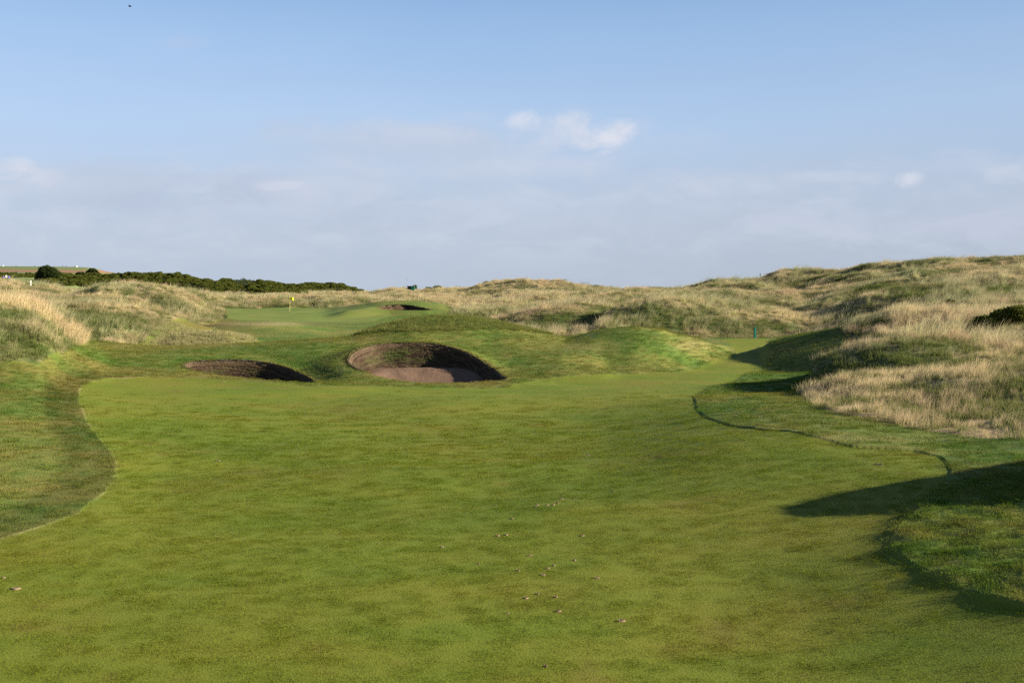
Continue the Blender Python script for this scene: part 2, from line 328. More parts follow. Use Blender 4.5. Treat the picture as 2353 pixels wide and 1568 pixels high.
# dune grass: straw to green patches
d1 = fbm(X, Y, 16, 3, 61); d2 = fbm(X, Y, 5, 3, 65); d3 = fbm(X, Y, 1.6, 3, 69)
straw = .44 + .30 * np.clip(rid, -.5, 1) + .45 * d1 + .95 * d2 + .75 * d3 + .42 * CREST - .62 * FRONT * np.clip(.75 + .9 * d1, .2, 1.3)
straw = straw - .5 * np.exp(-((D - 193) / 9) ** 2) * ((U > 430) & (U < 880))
VV = VH - Z * F / D
# what grows where, with some shaded dune faces painted in as green: (u, v, half width, half height, straw or green)
VEG_SHADE = [(60, 765, 90, 55, .12), (180, 722, 60, 24, -.45), (250, 748, 70, 26, -.4), (310, 730, 50, 18, -.4), (600, 702, 60, 7, -.5), (720, 700, 60, 8, -.6), (500, 706, 40, 6, -.4),
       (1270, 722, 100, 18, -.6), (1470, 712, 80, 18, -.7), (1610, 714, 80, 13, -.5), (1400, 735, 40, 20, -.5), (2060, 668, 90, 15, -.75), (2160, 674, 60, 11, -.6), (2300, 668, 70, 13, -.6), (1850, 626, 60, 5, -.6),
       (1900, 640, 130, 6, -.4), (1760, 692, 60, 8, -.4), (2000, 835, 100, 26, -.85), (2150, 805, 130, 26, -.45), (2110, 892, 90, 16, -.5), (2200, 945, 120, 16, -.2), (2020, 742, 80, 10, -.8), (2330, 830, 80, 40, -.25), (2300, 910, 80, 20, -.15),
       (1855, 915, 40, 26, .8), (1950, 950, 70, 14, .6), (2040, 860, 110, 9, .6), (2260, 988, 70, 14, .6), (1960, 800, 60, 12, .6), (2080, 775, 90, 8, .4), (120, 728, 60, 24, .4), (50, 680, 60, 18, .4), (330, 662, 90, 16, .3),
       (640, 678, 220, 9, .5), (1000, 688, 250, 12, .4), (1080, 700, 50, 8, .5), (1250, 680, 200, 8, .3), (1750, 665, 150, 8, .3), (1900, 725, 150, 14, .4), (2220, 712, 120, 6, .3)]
for (u_, v_, ru_, rv_, am_) in VEG_SHADE:
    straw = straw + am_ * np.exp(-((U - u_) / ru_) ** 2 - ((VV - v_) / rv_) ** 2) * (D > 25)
straw = straw - .02 * ((U < 460) & (D < 165)) + .12 * ((U < 170) & (D < 85)) + .13 * ((U > 1000) & (D > 95))
straw = np.clip(straw, 0, 1)
straw = np.where((U > 1500) & (D < 60), np.clip(straw + .10, 0, 1), straw)
straw = np.where((D > 175) & (D < 320) & (U > 300) & (U < 1300), np.clip(straw + .3, 0, 1), straw)
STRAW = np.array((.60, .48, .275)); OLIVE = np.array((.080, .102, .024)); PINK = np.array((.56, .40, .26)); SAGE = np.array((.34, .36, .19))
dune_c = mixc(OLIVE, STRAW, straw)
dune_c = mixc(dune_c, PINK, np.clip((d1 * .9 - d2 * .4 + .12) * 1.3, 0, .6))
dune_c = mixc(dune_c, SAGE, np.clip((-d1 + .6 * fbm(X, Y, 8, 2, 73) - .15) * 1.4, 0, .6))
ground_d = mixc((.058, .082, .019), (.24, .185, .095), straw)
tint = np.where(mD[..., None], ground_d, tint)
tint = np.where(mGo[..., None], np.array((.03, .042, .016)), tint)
# far farmland: green field, red-brown bank, green field
vfar = VH - Z * F / D
ff = np.where((vfar < 617.5 + (U * .0)), 0, 1)
band = np.exp(-((vfar - 622.5 - .012 * (U - 100)) / 2.6) ** 2)
far_c = mixc((.12, .17, .045), (.16, .165, .07), np.clip(.5 + fbm(X, Y, 60, 3, 77), 0, 1))
far_c = mixc(far_c, (.26, .12, .08), np.clip(band * (1.0 + fbm(X, Y, 25, 3, 79)), 0, 1))
tint = np.where(((mFar | ((D > 250) & ~mGo & mD)) & (U < 420))[..., None], far_c, tint)

# ------------------------------------------------------------------ bunkers: outline (u, D), floor
def closed(pts, n):
    """closed smooth loop through points, n samples"""
    p = np.array(pts, float); m = len(p); out = []
    per = max(4, n // m)
    for i in range(m):
        a, b, c, d = p[i - 1], p[i], p[(i + 1) % m], p[(i + 2) % m]
        for s in range(per):
            t = s / per
            out.append(.5 * ((2 * b) + (c - a) * t + (2 * a - 5 * b + 4 * c - d) * t * t + (3 * b - a - 3 * c + d) * t ** 3))
    return np.array(out)
BUNK = [
 dict(rim=[(799, 829, 58.6), (805, 815, 59.4), (825, 803, 60.2), (860, 793, 61.3), (900, 788.5, 61.8), (950, 787, 62.0), (1000, 790, 62.0), (1040, 798, 61.7), (1080, 812, 61.0), (1120, 836, 59.7), (1150, 857, 57.8), (1166, 870, 55.4), (1150, 875.5, 53.6), (1110, 878, 53), (1060, 880, 52.7), (1000, 881, 52.6), (940, 877.5, 53), (880, 868, 54.3), (840, 855, 55.8), (812, 842, 57.4)], floor=-4.85, back=-3.98, rake=True),
 dict(rim=[(420, 841, 57.2), (430, 834, 58.2), (460, 829.5, 58.8), (520, 827, 59.4), (580, 829, 59.6), (640, 838, 59.3), (690, 856, 58.2), (722, 874, 56.2), (731, 881, 54.0), (715, 882, 52.2), (650, 877, 51), (580, 871, 51.9), (500, 862, 53.6), (450, 853, 55.2), (428, 846, 56.2)], floor=-5.1, back=-5.0, rake=False),
 dict(rim=[(866, 707.5, 145.5), (880, 702.5, 147.2), (910, 700.2, 148.6), (940, 700.8, 149.2), (965, 705, 148.0), (985, 709.5, 146.6), (993, 712.5, 145), (975, 713.2, 143.6), (930, 713, 143), (885, 711.5, 143.6)], floor=-2.75, back=-2.6, rake=False),
]
hole = np.zeros(U.shape, bool)
for b in BUNK:
    lp = closed(b['rim'], 400)
    b['loop'] = lp
    hole |= zone_poly([(a, c) for a, _, c in lp])
    # ease the ground around the outline onto the rim heights
    zr = -(lp[:, 1] - VH) / F * lp[:, 2]
    xr = (lp[:, 0] - UC) / F * lp[:, 2]; yr = lp[:, 2]
    b['xyz'] = np.stack([xr, yr, zr], 1)
    wv = 3.0
    ii = np.where((X > xr.min() - wv) & (X < xr.max() + wv) & (Y > yr.min() - wv) & (Y < yr.max() + wv))
    gx, gy = X[ii], Y[ii]
    best = np.full(len(gx), 1e9); bz = np.zeros(len(gx))
    for k in range(0, len(xr), 2):
        d2_ = (gx - xr[k]) ** 2 + (gy - yr[k]) ** 2
        mk = d2_ < best; best[mk] = d2_[mk]; bz[mk] = zr[k]
    w = np.exp(-best / (2 * .9 ** 2))
    Z[ii] = Z[ii] * (1 - w) + (bz + .03) * w
    # worn, dry turf at the rim
    wb_ = np.exp(-best / (2 * .16 ** 2)) * .5
    tint[ii] = mixc(tint[ii], BRN * 1.1, wb_)

# ------------------------------------------------------------------ materials
def new_mat(name):
    m = bpy.data.materials.new(name); m.use_nodes = True
    nt = m.node_tree; nt.nodes.clear()
    return m, nt, nt.nodes, nt.links

def ground_mat(name, fine, bump_d, scale, rough=.9):
    m, nt, N, L = new_mat(name)
    out = N.new('ShaderNodeOutputMaterial'); b = N.new('ShaderNodeBsdfPrincipled')
    b.inputs['Roughness'].default_value = rough; b.inputs['Specular IOR Level'].default_value = .12
    at = N.new('ShaderNodeAttribute'); at.attribute_name = 'tint'
    geo = N.new('ShaderNodeNewGeometry')
    n = N.new('ShaderNodeTexNoise'); n.inputs['Scale'].default_value = scale; n.inputs['Detail'].default_value = 4; n.inputs['Roughness'].default_value = .7
    L.new(geo.outputs['Position'], n.inputs['Vector'])
    mr = N.new('ShaderNodeMapRange'); mr.inputs['From Min'].default_value = .25; mr.inputs['From Max'].default_value = .75
    mr.inputs['To Min'].default_value = 1 - fine; mr.inputs['To Max'].default_value = 1 + fine
    L.new(n.outputs['Fac'], mr.inputs['Value'])
    mul = N.new('ShaderNodeVectorMath'); mul.operation = 'SCALE'
    L.new(at.outputs['Color'], mul.inputs[0]); L.new(mr.outputs['Result'], mul.inputs['Scale'])
    L.new(mul.outputs['Vector'], b.inputs['Base Color'])
    bp = N.new('ShaderNodeBump'); bp.inputs['Strength'].default_value = 1.0; bp.inputs['Distance'].default_value = bump_d
    L.new(n.outputs['Fac'], bp.inputs['Height']); L.new(bp.outputs['Normal'], b.inputs['Normal'])
    L.new(b.outputs['BSDF'], out.inputs['Surface'])
    return m

def blade_mat(name, transl=.35, root=(.5, .62, .45), var=.35):
    """thin blades: colour from the clump's own tint, greener towards the root, a little light through the blade"""
    m, nt, N, L = new_mat(name)
    out = N.new('ShaderNodeOutputMaterial')
    ti = N.new('ShaderNodeAttribute'); ti.attribute_type = 'INSTANCER'; ti.attribute_name = 'tint'
    bl = N.new('ShaderNodeAttribute'); bl.attribute_name = 'bl'
    sep = N.new('ShaderNodeSeparateXYZ'); L.new(bl.outputs['Vector'], sep.inputs[0])
    mr = N.new('ShaderNodeMapRange'); mr.inputs['To Min'].default_value = 1 - var; mr.inputs['To Max'].default_value = 1 + var
    L.new(sep.outputs['X'], mr.inputs['Value'])
    sc = N.new('ShaderNodeVectorMath'); sc.operation = 'SCALE'
    L.new(ti.outputs['Color'], sc.inputs[0]); L.new(mr.outputs['Result'], sc.inputs['Scale'])
    rt = N.new('ShaderNodeMix'); rt.data_type = 'RGBA'; rt.blend_type = 'MULTIPLY'; rt.inputs[7].default_value = (*root, 1)
    inv = N.new('ShaderNodeMapRange'); inv.inputs['From Min'].default_value = 0; inv.inputs['From Max'].default_value = .6
    inv.inputs['To Min'].default_value = 1; inv.inputs['To Max'].default_value = 0
    L.new(sep.outputs['Y'], inv.inputs['Value']); L.new(inv.outputs['Result'], rt.inputs[0])
    L.new(sc.outputs['Vector'], rt.inputs[6])
    df = N.new('ShaderNodeBsdfDiffuse'); tr = N.new('ShaderNodeBsdfTranslucent'); mx = N.new('ShaderNodeMixShader')
    mx.inputs[0].default_value = transl
    L.new(rt.outputs[2], df.inputs['Color']); L.new(rt.outputs[2], tr.inputs['Color'])
    L.new(df.outputs[0], mx.inputs[1]); L.new(tr.outputs[0], mx.inputs[2]); L.new(mx.outputs[0], out.inputs['Surface'])
    return m

def plain_mat(name, col, rough=.6, var=.15, scale=8.0, bump=0.0, spec=.3):
    m, nt, N, L = new_mat(name)
    out = N.new('ShaderNodeOutputMaterial'); b = N.new('ShaderNodeBsdfPrincipled')
    b.inputs['Roughness'].default_value = rough; b.inputs['Specular IOR Level'].default_value = spec
    tc = N.new('ShaderNodeTexCoord')
    n = N.new('ShaderNodeTexNoise'); n.inputs['Scale'].default_value = scale; n.inputs['Detail'].default_value = 5
    L.new(tc.outputs['Object'], n.inputs['Vector'])
    mr = N.new('ShaderNodeMapRange'); mr.inputs['From Min'].default_value = .3; mr.inputs['From Max'].default_value = .7
    mr.inputs['To Min'].default_value = 1 - var; mr.inputs['To Max'].default_value = 1 + var
    L.new(n.outputs['Fac'], mr.inputs['Value'])
    sc = N.new('ShaderNodeVectorMath'); sc.operation = 'SCALE'; sc.inputs[0].default_value = col
    L.new(mr.outputs['Result'], sc.inputs['Scale']); L.new(sc.outputs['Vector'], b.inputs['Base Color'])
    if bump:
        bp = N.new('ShaderNodeBump'); bp.inputs['Distance'].default_value = bump
        L.new(n.outputs['Fac'], bp.inputs['Height']); L.new(bp.outputs['Normal'], b.inputs['Normal'])
    L.new(b.outputs['BSDF'], out.inputs['Surface'])
    return m

def attr_mat(name, attr, rough=.95, fine=.25, scale=25., bump=.01):
    m = ground_mat(name, fine, bump, scale, rough)
    for n in m.node_tree.nodes:
        if n.type == 'ATTRIBUTE': n.attribute_name = attr
    return m

M_FAIR = ground_mat('mown_turf', .30, .010, 34)
M_SEMI = ground_mat('semi_rough_turf', .38, .03, 22)
M_DUNE = ground_mat('dune_ground', .35, .06, 9)
M_GREEN = ground_mat('putting_turf', .10, .004, 30)
M_FARM = ground_mat('far_field', .15, .05, .4)

# ------------------------------------------------------------------ ground sheets
idx = np.arange(NR * NC).reshape(NR, NC)
quads = np.stack([idx[:-1, :-1], idx[:-1, 1:], idx[1:, 1:], idx[1:, :-1]], -1)
cF, cG, cD, cH, cFar = (m[:-1, :-1] for m in (mF, mG, mD, hole, mFar))
cH = hole[:-1, :-1] & hole[1:, 1:] & hole[1:, :-1] & hole[:-1, 1:]
P3 = np.stack([X, Y, Z], -1).reshape(-1, 3)
TINT = tint.reshape(-1, 3)
def sheet(name, mask, mat, label):
    q = quads[mask & ~cH]
    used = np.unique(q); remap = np.zeros(NR * NC, np.int32); remap[used] = np.arange(len(used))
    me = np_mesh(name, P3[used], remap[q]); attr_col(me, 'tint', TINT[used])
    o = link(name, me, mat); tag(o, label, None, None, 'structure')
    return o
sheet('fairway', cF, M_FAIR, 'closely mown green and yellow fairway in front of the bunkers')
sheet('putting_green', cG, M_GREEN, 'smooth pale green putting surface round the yellow flag')
sheet('semi_rough', ~cF & ~cG & ~cD, M_SEMI, 'longer mown turf beside the fairway and over the mounds')
sheet('dunes', cD & ~cFar, M_DUNE, 'sandy dune ground under the rough grass')
sheet('far_hill', cFar & ~cF & ~cG, M_FARM, 'far farmland hill with a red brown bank')

# ------------------------------------------------------------------ instancing of grass
def blades(n, hmin, hmax, width, spread, lean, windx, curve=.35, segs=3, seed=0, windy=0.0):
    r = np.random.default_rng(seed)
    V, Fq, A = [], [], []
    for i in range(n):
        a = r.uniform(0, 2 * np.pi); rad = spread * math.sqrt(r.uniform())
        bx, by = rad * math.cos(a), rad * math.sin(a)
        h = r.uniform(hmin, hmax); ln = r.normal(0, lean); la = r.uniform(0, 2 * np.pi)
        lx = ln * math.cos(la) + windx + .5 * rad / max(spread, 1e-3) * lean * math.cos(a); ly = ln * math.sin(la) + windy + .5 * rad / max(spread, 1e-3) * lean * math.sin(a)
        fa = r.uniform(0, np.pi); wx, wy = math.cos(fa) * width / 2, math.sin(fa) * width / 2
        rv = r.uniform()
        base = len(V)
        for s in range(segs + 1):
            t = s / segs; k = t * (1 - curve) + curve * t * t
            px, py, pz = bx + lx * h * k * (0.4 + .6 * t), by + ly * h * k * (0.4 + .6 * t), h * t * (1 - .25 * (lx * lx + ly * ly) * t)
            w = (1 - t) ** .6 if s < segs else .12
            V.append((px - wx * w, py - wy * w, pz)); V.append((px + wx * w, py + wy * w, pz))
            A.append((rv, t, 0)); A.append((rv, t, 0))
        for s in range(segs):
            q = base + 2 * s; Fq.append((q, q + 1, q + 3, q + 2))
    return np.array(V), np.array(Fq), np.array(A)

def tuft_collection(name, variants, mat):
    c = bpy.data.collections.new(name)
    for k, spec in enumerate(variants):
        V, Q, A = blades(seed=100 + k * 7 + len(name), **spec)
        me = np_mesh(name + '_clump', V, Q, smooth=False); attr_vec(me, 'bl', A)
        me.materials.append(mat)
        o = bpy.data.objects.new(name + '_clump', me); c.objects.link(o)
    return c

def gn_scatter(coll):
    ng = bpy.data.node_groups.new('scatter_' + coll.name, 'GeometryNodeTree')
    ng.interface.new_socket('Geometry', in_out='INPUT', socket_type='NodeSocketGeometry')
    ng.interface.new_socket('Geometry', in_out='OUTPUT', socket_type='NodeSocketGeometry')
    N, L = ng.nodes, ng.links
    gi = N.new('NodeGroupInput'); go = N.new('NodeGroupOutput')
    ci = N.new('GeometryNodeCollectionInfo'); ci.inputs['Collection'].default_value = coll
    ci.inputs['Separate Children'].default_value = True; ci.inputs['Reset Children'].default_value = True
    ip = N.new('GeometryNodeInstanceOnPoints'); ip.inputs['Pick Instance'].default_value = True
    def named(n, t):
        a = N.new('GeometryNodeInputNamedAttribute'); a.data_type = t; a.inputs['Name'].default_value = n; return a
    ai = named('pick', 'INT'); ar = named('rot', 'FLOAT_VECTOR'); a_s = named('scl', 'FLOAT_VECTOR')
    er = N.new('FunctionNodeEulerToRotation'); L.new(ar.outputs[0], er.inputs[0])
    L.new(gi.outputs[0], ip.inputs['Points']); L.new(ci.outputs[0], ip.inputs['Instance'])
    L.new(ai.outputs[0], ip.inputs['Instance Index']); L.new(er.outputs[0], ip.inputs['Rotation']); L.new(a_s.outputs[0], ip.inputs['Scale'])
    L.new(ip.outputs[0], go.inputs[0])
    return ng

DIV = [(270,22,9),(350,52,8),(920,125,8),(715,458,10),(805,460,6),(685,493,7),(650,505,8),(605,508,8),(530,508,9),(515,523,7),(205,507,8),(335,610,9),(225,742,11),(290,735,10),(875,742,10),(475,893,9),(80,955,7),(380,1007,13),(655,970,8),(815,928,8),(610,990,10),(570,1040,12),(985,1063,13),(530,1187,10),(670,1211,12),(440,1220,13),(690,1320,14),(1170,1393,20),(300,1335,8),(1110,400,9)]
DIV = [((1600 + a * .4464) * .672, (1500 + b * .4464) * .672, c) for a, b, c in DIV] + [(2020, 1066, 20), (35, 1352, 24), (8, 1327, 10), (1015, 1256, 9), (512, 876, 12), (500, 1058, 14), (1253, 1530, 12)]
divs = []
near_div = np.zeros((NR - 1, NC - 1), bool)
for du, dv, dw in DIV:
    dd = hit(du, dv); wd = dw * .78 / F * dd
    divs.append((du, dd, wd))
    near_div |= (np.abs(X[:-1, :-1] - (du - UC) / F * dd) < wd * .62 + .06) & (np.abs(Y[:-1, :-1] - dd) < wd * .55 + .06)
# cell areas for even scattering
dX = np.abs(X[:-1, 1:] - X[:-1, :-1]); dY = (Y[1:, :-1] - Y[:-1, :-1])
AREA = dX * dY
def scatter(name, coll, dens, nv, scl, tilt=.12, colour=None, label=None, cap=200000, sink=0.0, seed=1, slope=0.0):
    """dens: clumps per square metre for every ground cell"""
    r = np.random.default_rng(seed)
    lam = (dens * AREA * (~cH)).ravel(); tot = lam.sum(); n = int(min(tot, cap))
    cum = np.cumsum(lam); k = np.searchsorted(cum, r.uniform(0, cum[-1], n))
    i, j = np.unravel_index(np.clip(k, 0, lam.size - 1), dens.shape)
    a, b = r.uniform(size=n), r.uniform(size=n)
    def lerp(G):
        if G.ndim == 3: a_, b_ = a[:, None], b[:, None]
        else: a_, b_ = a, b
        return (G[i, j] * (1 - a_) + G[i, j + 1] * a_) * (1 - b_) + (G[i + 1, j] * (1 - a_) + G[i + 1, j + 1] * a_) * b_
    p = np.stack([lerp(X), lerp(Y), lerp(Z) - sink], 1)
    c = lerp(colour if colour is not None else tint)
    c = c * r.uniform(.8, 1.25, n)[:, None]
    s = scl(i, j, r, n)
    rot = np.stack([r.normal(0, tilt, n), r.normal(0, tilt, n), r.normal(0, .7, n)], 1)
    me = bpy.data.meshes.new(name); me.vertices.add(n); me.vertices.foreach_set('co', p.astype(np.float32).ravel())
    attr_col(me, 'tint', c); attr_i(me, 'pick', r.integers(0, nv, n)); attr_vec(me, 'rot', rot)
    attr_vec(me, 'scl', s if s.ndim == 2 else np.repeat(s[:, None], 3, 1))
    o = link(name, me); md = o.modifiers.new('scatter', 'NODES'); md.node_group = gn_scatter(coll)
    tag(o, label, None, None, 'stuff')
    print(name, n, 'of', int(tot))
    return o

M_TALL = blade_mat('dune_grass_blades', .35, (.42, .55, .32), .30)
M_SHORT = blade_mat('turf_blades', .30, (.75, .8, .7), .30)

fescue = tuft_collection('fescue', [dict(n=40, hmin=.25, hmax=.62, width=.010, spread=.22, lean=.36, windx=.28, curve=.55) for _ in range(5)], M_TALL)
marram = tuft_collection('marram', [dict(n=38, hmin=.45, hmax=.95, width=.013, spread=.22, lean=.38, windx=.45, curve=.7, segs=4) for _ in range(5)], M_TALL)
lowgrass = tuft_collection('lowgrass', [dict(n=44, hmin=.08, hmax=.24, width=.012, spread=.24, lean=.45, windx=.15, segs=2) for _ in range(4)], M_TALL)
roughgr = tuft_collection('roughgrass', [dict(n=60, hmin=.03, hmax=.085, width=.006, spread=.17, lean=.5, windx=.1, segs=2) for _ in range(4)], M_SHORT)
turf = tuft_collection('turf', [dict(n=110, hmin=.008, hmax=.019, width=.005, spread=.17, lean=.55, windx=.0, segs=1) for _ in range(4)], M_SHORT)

cS, cN, cGo = mS[:-1, :-1], mN[:-1, :-1], mGo[:-1, :-1]
cU, cDd = U[:-1, :-1], D[:-1, :-1]
inview = (cU > -260) & (cU < 2640)
cst = straw[:-1, :-1]
clear = ((np.abs(cU - 944) < 17) & (cDd > 255) & (cDd < 300)) | ((np.abs(cU - 980) < 48) & (cDd > 298) & (cDd < 309)) | ((np.abs(cU - 70.7) < 5) & (cDd > 150) & (cDd < 168)) | ((np.abs(cU - 1343) < 16) & (cDd > 425) & (cDd < 450))
dn = cD & ~cFar & ~cGo & ~clear & inview & (cDd < 520) & ~((cDd > 250) & (cU < 420))
fall = np.clip((60 / cDd) ** 1.15, 0, 1)
hN = np.clip(.80 + 1.0 * fbm(X, Y, 4.5, 2, 83) + .9 * fbm(X, Y, 1.4, 2, 87), .30, 1.55)[:-1, :-1]
dN = np.clip(.85 + 1.3 * fbm(X, Y, 2.2, 3, 89), .12, 1.6)[:-1, :-1]
size_k = lambda i, j: np.clip(ds[i] / 85, 1, 2.6) ** .75
vec3 = lambda w, h, k: np.stack([w * k, w * k, h * k], 1)
marz = fbm(X, Y, 11, 2, 91)[:-1, :-1]
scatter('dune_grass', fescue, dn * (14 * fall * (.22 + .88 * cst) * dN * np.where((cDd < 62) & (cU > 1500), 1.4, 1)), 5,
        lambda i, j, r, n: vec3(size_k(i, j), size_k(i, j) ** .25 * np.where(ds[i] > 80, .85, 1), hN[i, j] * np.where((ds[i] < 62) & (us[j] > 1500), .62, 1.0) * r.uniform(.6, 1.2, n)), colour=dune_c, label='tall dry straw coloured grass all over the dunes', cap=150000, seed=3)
scatter('marram_grass', marram, dn * (3.4 * fall * sstep(.02, .3, marz) * (cDd > 44)), 5,
        lambda i, j, r, n: vec3(size_k(i, j) ** .8, size_k(i, j) ** .3, r.uniform(.5, 1.3, n)), colour=mixc(dune_c, np.array((.46, .45, .24)), np.full(U.shape, .5)), label='long arching marram grass on the dune crests', cap=50000, seed=4)
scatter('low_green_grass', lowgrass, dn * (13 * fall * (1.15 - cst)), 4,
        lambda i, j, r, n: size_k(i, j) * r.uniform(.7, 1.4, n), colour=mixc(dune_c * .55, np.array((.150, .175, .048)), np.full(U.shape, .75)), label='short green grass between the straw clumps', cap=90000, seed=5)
scatter('shaggy_mound_grass', lowgrass, cS * 16.0, 4, lambda i, j, r, n: r.uniform(.6, 1.2, n), colour=np.where((U < 640)[..., None], mixc(tint, np.array((.40, .345, .18)), np.full(U.shape, .75)), mixc(tint, np.array((.22, .21, .075)), np.full(U.shape, .5))), label='shaggy uncut grass on the crowns of the mounds', cap=40000, seed=6)
smn = semi[:-1, :-1] & inview & ~cN & (cDd < 80) & (cDd > 9)
scatter('semi_rough_grass', roughgr, smn * 16.0 * np.clip(40 / cDd, .3, 1), 4, lambda i, j, r, n: np.stack([np.clip(ds[i] / 40, 1, 2) * r.uniform(.9, 1.3, n)] * 2 + [r.uniform(.45, 1.0, n)], 1), label='short semi-rough grass beside the fairway', cap=60000, seed=7)
scatter('near_rough_grass', roughgr, (cN & (cU < 3250) & (cDd > 9)) * 70.0, 4, lambda i, j, r, n: np.stack([r.uniform(.7, 1.2, n)] * 2 + [r.uniform(.3, .75, n)], 1), label='lush rough grass at the right edge of the fairway', cap=55000, seed=8)
scatter('fairway_grass', turf, (cF & inview & ~near_div & (cDd > 10.5) & (cDd < 50)) * 30.0 * np.clip(20 / cDd, .2, 1) * (1 - sstep(18, 49, cDd)), 4, lambda i, j, r, n: np.clip(ds[i] / 20, 1, 2) * r.uniform(.8, 1.2, n), colour=tint * .90, label='mown blades of the near fairway', cap=40000, seed=9, tilt=.05)

# ------------------------------------------------------------------ bunkers
M_WALL = attr_mat('stacked_turf', 'tint', .95, .35, 30., .02)
def sand_mat(name, rake):
    m, nt, N, L = new_mat(name)
    out = N.new('ShaderNodeOutputMaterial'); b = N.new('ShaderNodeBsdfPrincipled'); b.inputs['Roughness'].default_value = .95; b.inputs['Specular IOR Level'].default_value = .1
    tc = N.new('ShaderNodeTexCoord'); n = N.new('ShaderNodeTexNoise'); n.inputs['Scale'].default_value = 14; n.inputs['Detail'].default_value = 6; n.inputs['Roughness'].default_value = .7
    L.new(tc.outputs['Object'], n.inputs['Vector'])
    cr = N.new('ShaderNodeValToRGB'); cr.color_ramp.elements[0].position = .3; cr.color_ramp.elements[0].color = (.108, .068, .045, 1); cr.color_ramp.elements[1].position = .7; cr.color_ramp.elements[1].color = (.178, .116, .078, 1)
    L.new(n.outputs['Fac'], cr.inputs[0]); L.new(cr.outputs[0], b.inputs['Base Color'])
    bp = N.new('ShaderNodeBump'); bp.inputs['Distance'].default_value = .02; L.new(n.outputs['Fac'], bp.inputs['Height']); L.new(bp.outputs[0], b.inputs['Normal'])
    L.new(b.outputs[0], out.inputs[0])
    return m
M_SAND = sand_mat('bunker_sand', True)
BL = ['large bunker with steep stacked turf face and raked pink sand, right of the pair', 'shallower looking bunker left of the large one, its floor hidden by the fairway lip', 'small far bunker cut into the shoulder right of the flag']
for bi, b in enumerate(BUNK):
    rim = b['xyz']; n = len(rim)
    cen = rim.mean(0); o3 = Vector((cen[0], cen[1], b['floor']))
    root = empty('sand_bunker', o3); tag(root, BL[bi], 'bunker', 'sand bunkers')
    ymin, ymax = rim[:, 1].min(), rim[:, 1].max()
    tang = np.roll(rim, -1, 0) - np.roll(rim, 1, 0); nr_ = np.stack([-tang[:, 1], tang[:, 0]], 1); nr_ /= np.linalg.norm(nr_, axis=1)[:, None]
    inw = nr_ * np.sign(((cen[:2] - rim[:, :2]) * nr_).sum(1))[:, None]
    back = (rim[:, 1] - ymin) / (ymax - ymin)
    zf = b['floor'] + (b['back'] - b['floor']) * sstep(.50, .93, back)
    zf = np.minimum(zf, rim[:, 2] - .10)
    dd_ = rim[None, :, :2] - rim[:, None, :2]; dn2 = (dd_ * inw[:, None, :]).sum(2); d22 = (dd_ ** 2).sum(2)
    half = np.where(dn2 > 1e-3, d22 / (2 * np.maximum(dn2, 1e-3)), 1e9).min(1)
    for _ in range(30): half = np.minimum(half, (np.roll(half, 1) + half + np.roll(half, -1)) / 3)
    zf = np.maximum(zf, rim[:, 2] + .05 - np.maximum(.8 * half / .64, .12))
    hgt = rim[:, 2] + .05 - zf
    step = .075 if bi < 2 else .09
    rows = int(round(hgt.max() / step)); sub = 5
    arc = np.concatenate([[0], np.cumsum(np.linalg.norm(np.diff(rim[:, :2], axis=0), axis=1))])
    V, C = [], []
    NRW = rows * sub
    for k in range(NRW + 1):
        f = k / NRW
        drop = hgt * f
        layer = drop / step
        fr = layer - np.floor(layer)
        ledge = .030 * np.cos(2 * np.pi * fr) - .06 * (fr > .82)
        lay = np.floor(layer)
        wob = .030 * noise(arc / .45, lay * 3.1, 5 + bi) + .022 * noise(arc / .13, layer * 1.3, 15 + bi) + .05 * noise(arc / 1.3, layer / 6, 25 + bi)
        ins = .05 + .64 * drop - ledge * 1.0 - wob
        ins = np.where(f < .02, -.06, ins)
        px = rim[:, 0] + inw[:, 0] * ins; py = rim[:, 1] + inw[:, 1] * ins
        pz = rim[:, 2] + .03 - drop - (.02 if f < .02 else 0)
        V.append(np.stack([px, py, pz], 1))
        m1 = noise(arc / .55, layer / 2.2, 35 + bi); m2 = noise(arc / 1.7, layer / 7, 45 + bi); m3 = noise(arc / .12, layer * .9, 55)
        lv = noise(lay * 1.7, arc / 3.0, 65)
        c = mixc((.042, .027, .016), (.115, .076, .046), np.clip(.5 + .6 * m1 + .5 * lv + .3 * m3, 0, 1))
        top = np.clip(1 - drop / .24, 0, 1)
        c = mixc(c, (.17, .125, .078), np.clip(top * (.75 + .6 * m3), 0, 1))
        if bi < 2:
            mz = np.exp(-((f - .52) / .28) ** 2) * np.clip(.5 + 1.2 * m2 + .8 * m1, 0, 1)
            xn = (rim[:, 0] - rim[:, 0].min()) / np.ptp(rim[:, 0])
            mz = mz * np.exp(-((xn - .30) / .25) ** 2) if bi == 0 else mz * .5
            c = mixc(c, (.055, .085, .016), np.clip(mz * 1.0, 0, .62))
        C.append(c)
    V = np.concatenate(V) - np.array(o3); C = np.concatenate(C)
    kk = np.arange(NRW)[:, None] * n; jj = np.arange(n)[None, :]; jn = (jj + 1) % n
    Q = np.stack([kk + jj, kk + jn, kk + n + jn, kk + n + jj], -1).reshape(-1, 4)
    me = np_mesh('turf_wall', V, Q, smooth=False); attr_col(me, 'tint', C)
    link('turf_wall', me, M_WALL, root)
    # sand floor: rings from the foot of the wall to the middle
    foot = V[-n:]; mid = np.array([foot[:, 0].mean(), foot[:, 1].mean(), 0.0])
    rings = 110 if bi == 0 else 30
    S = []
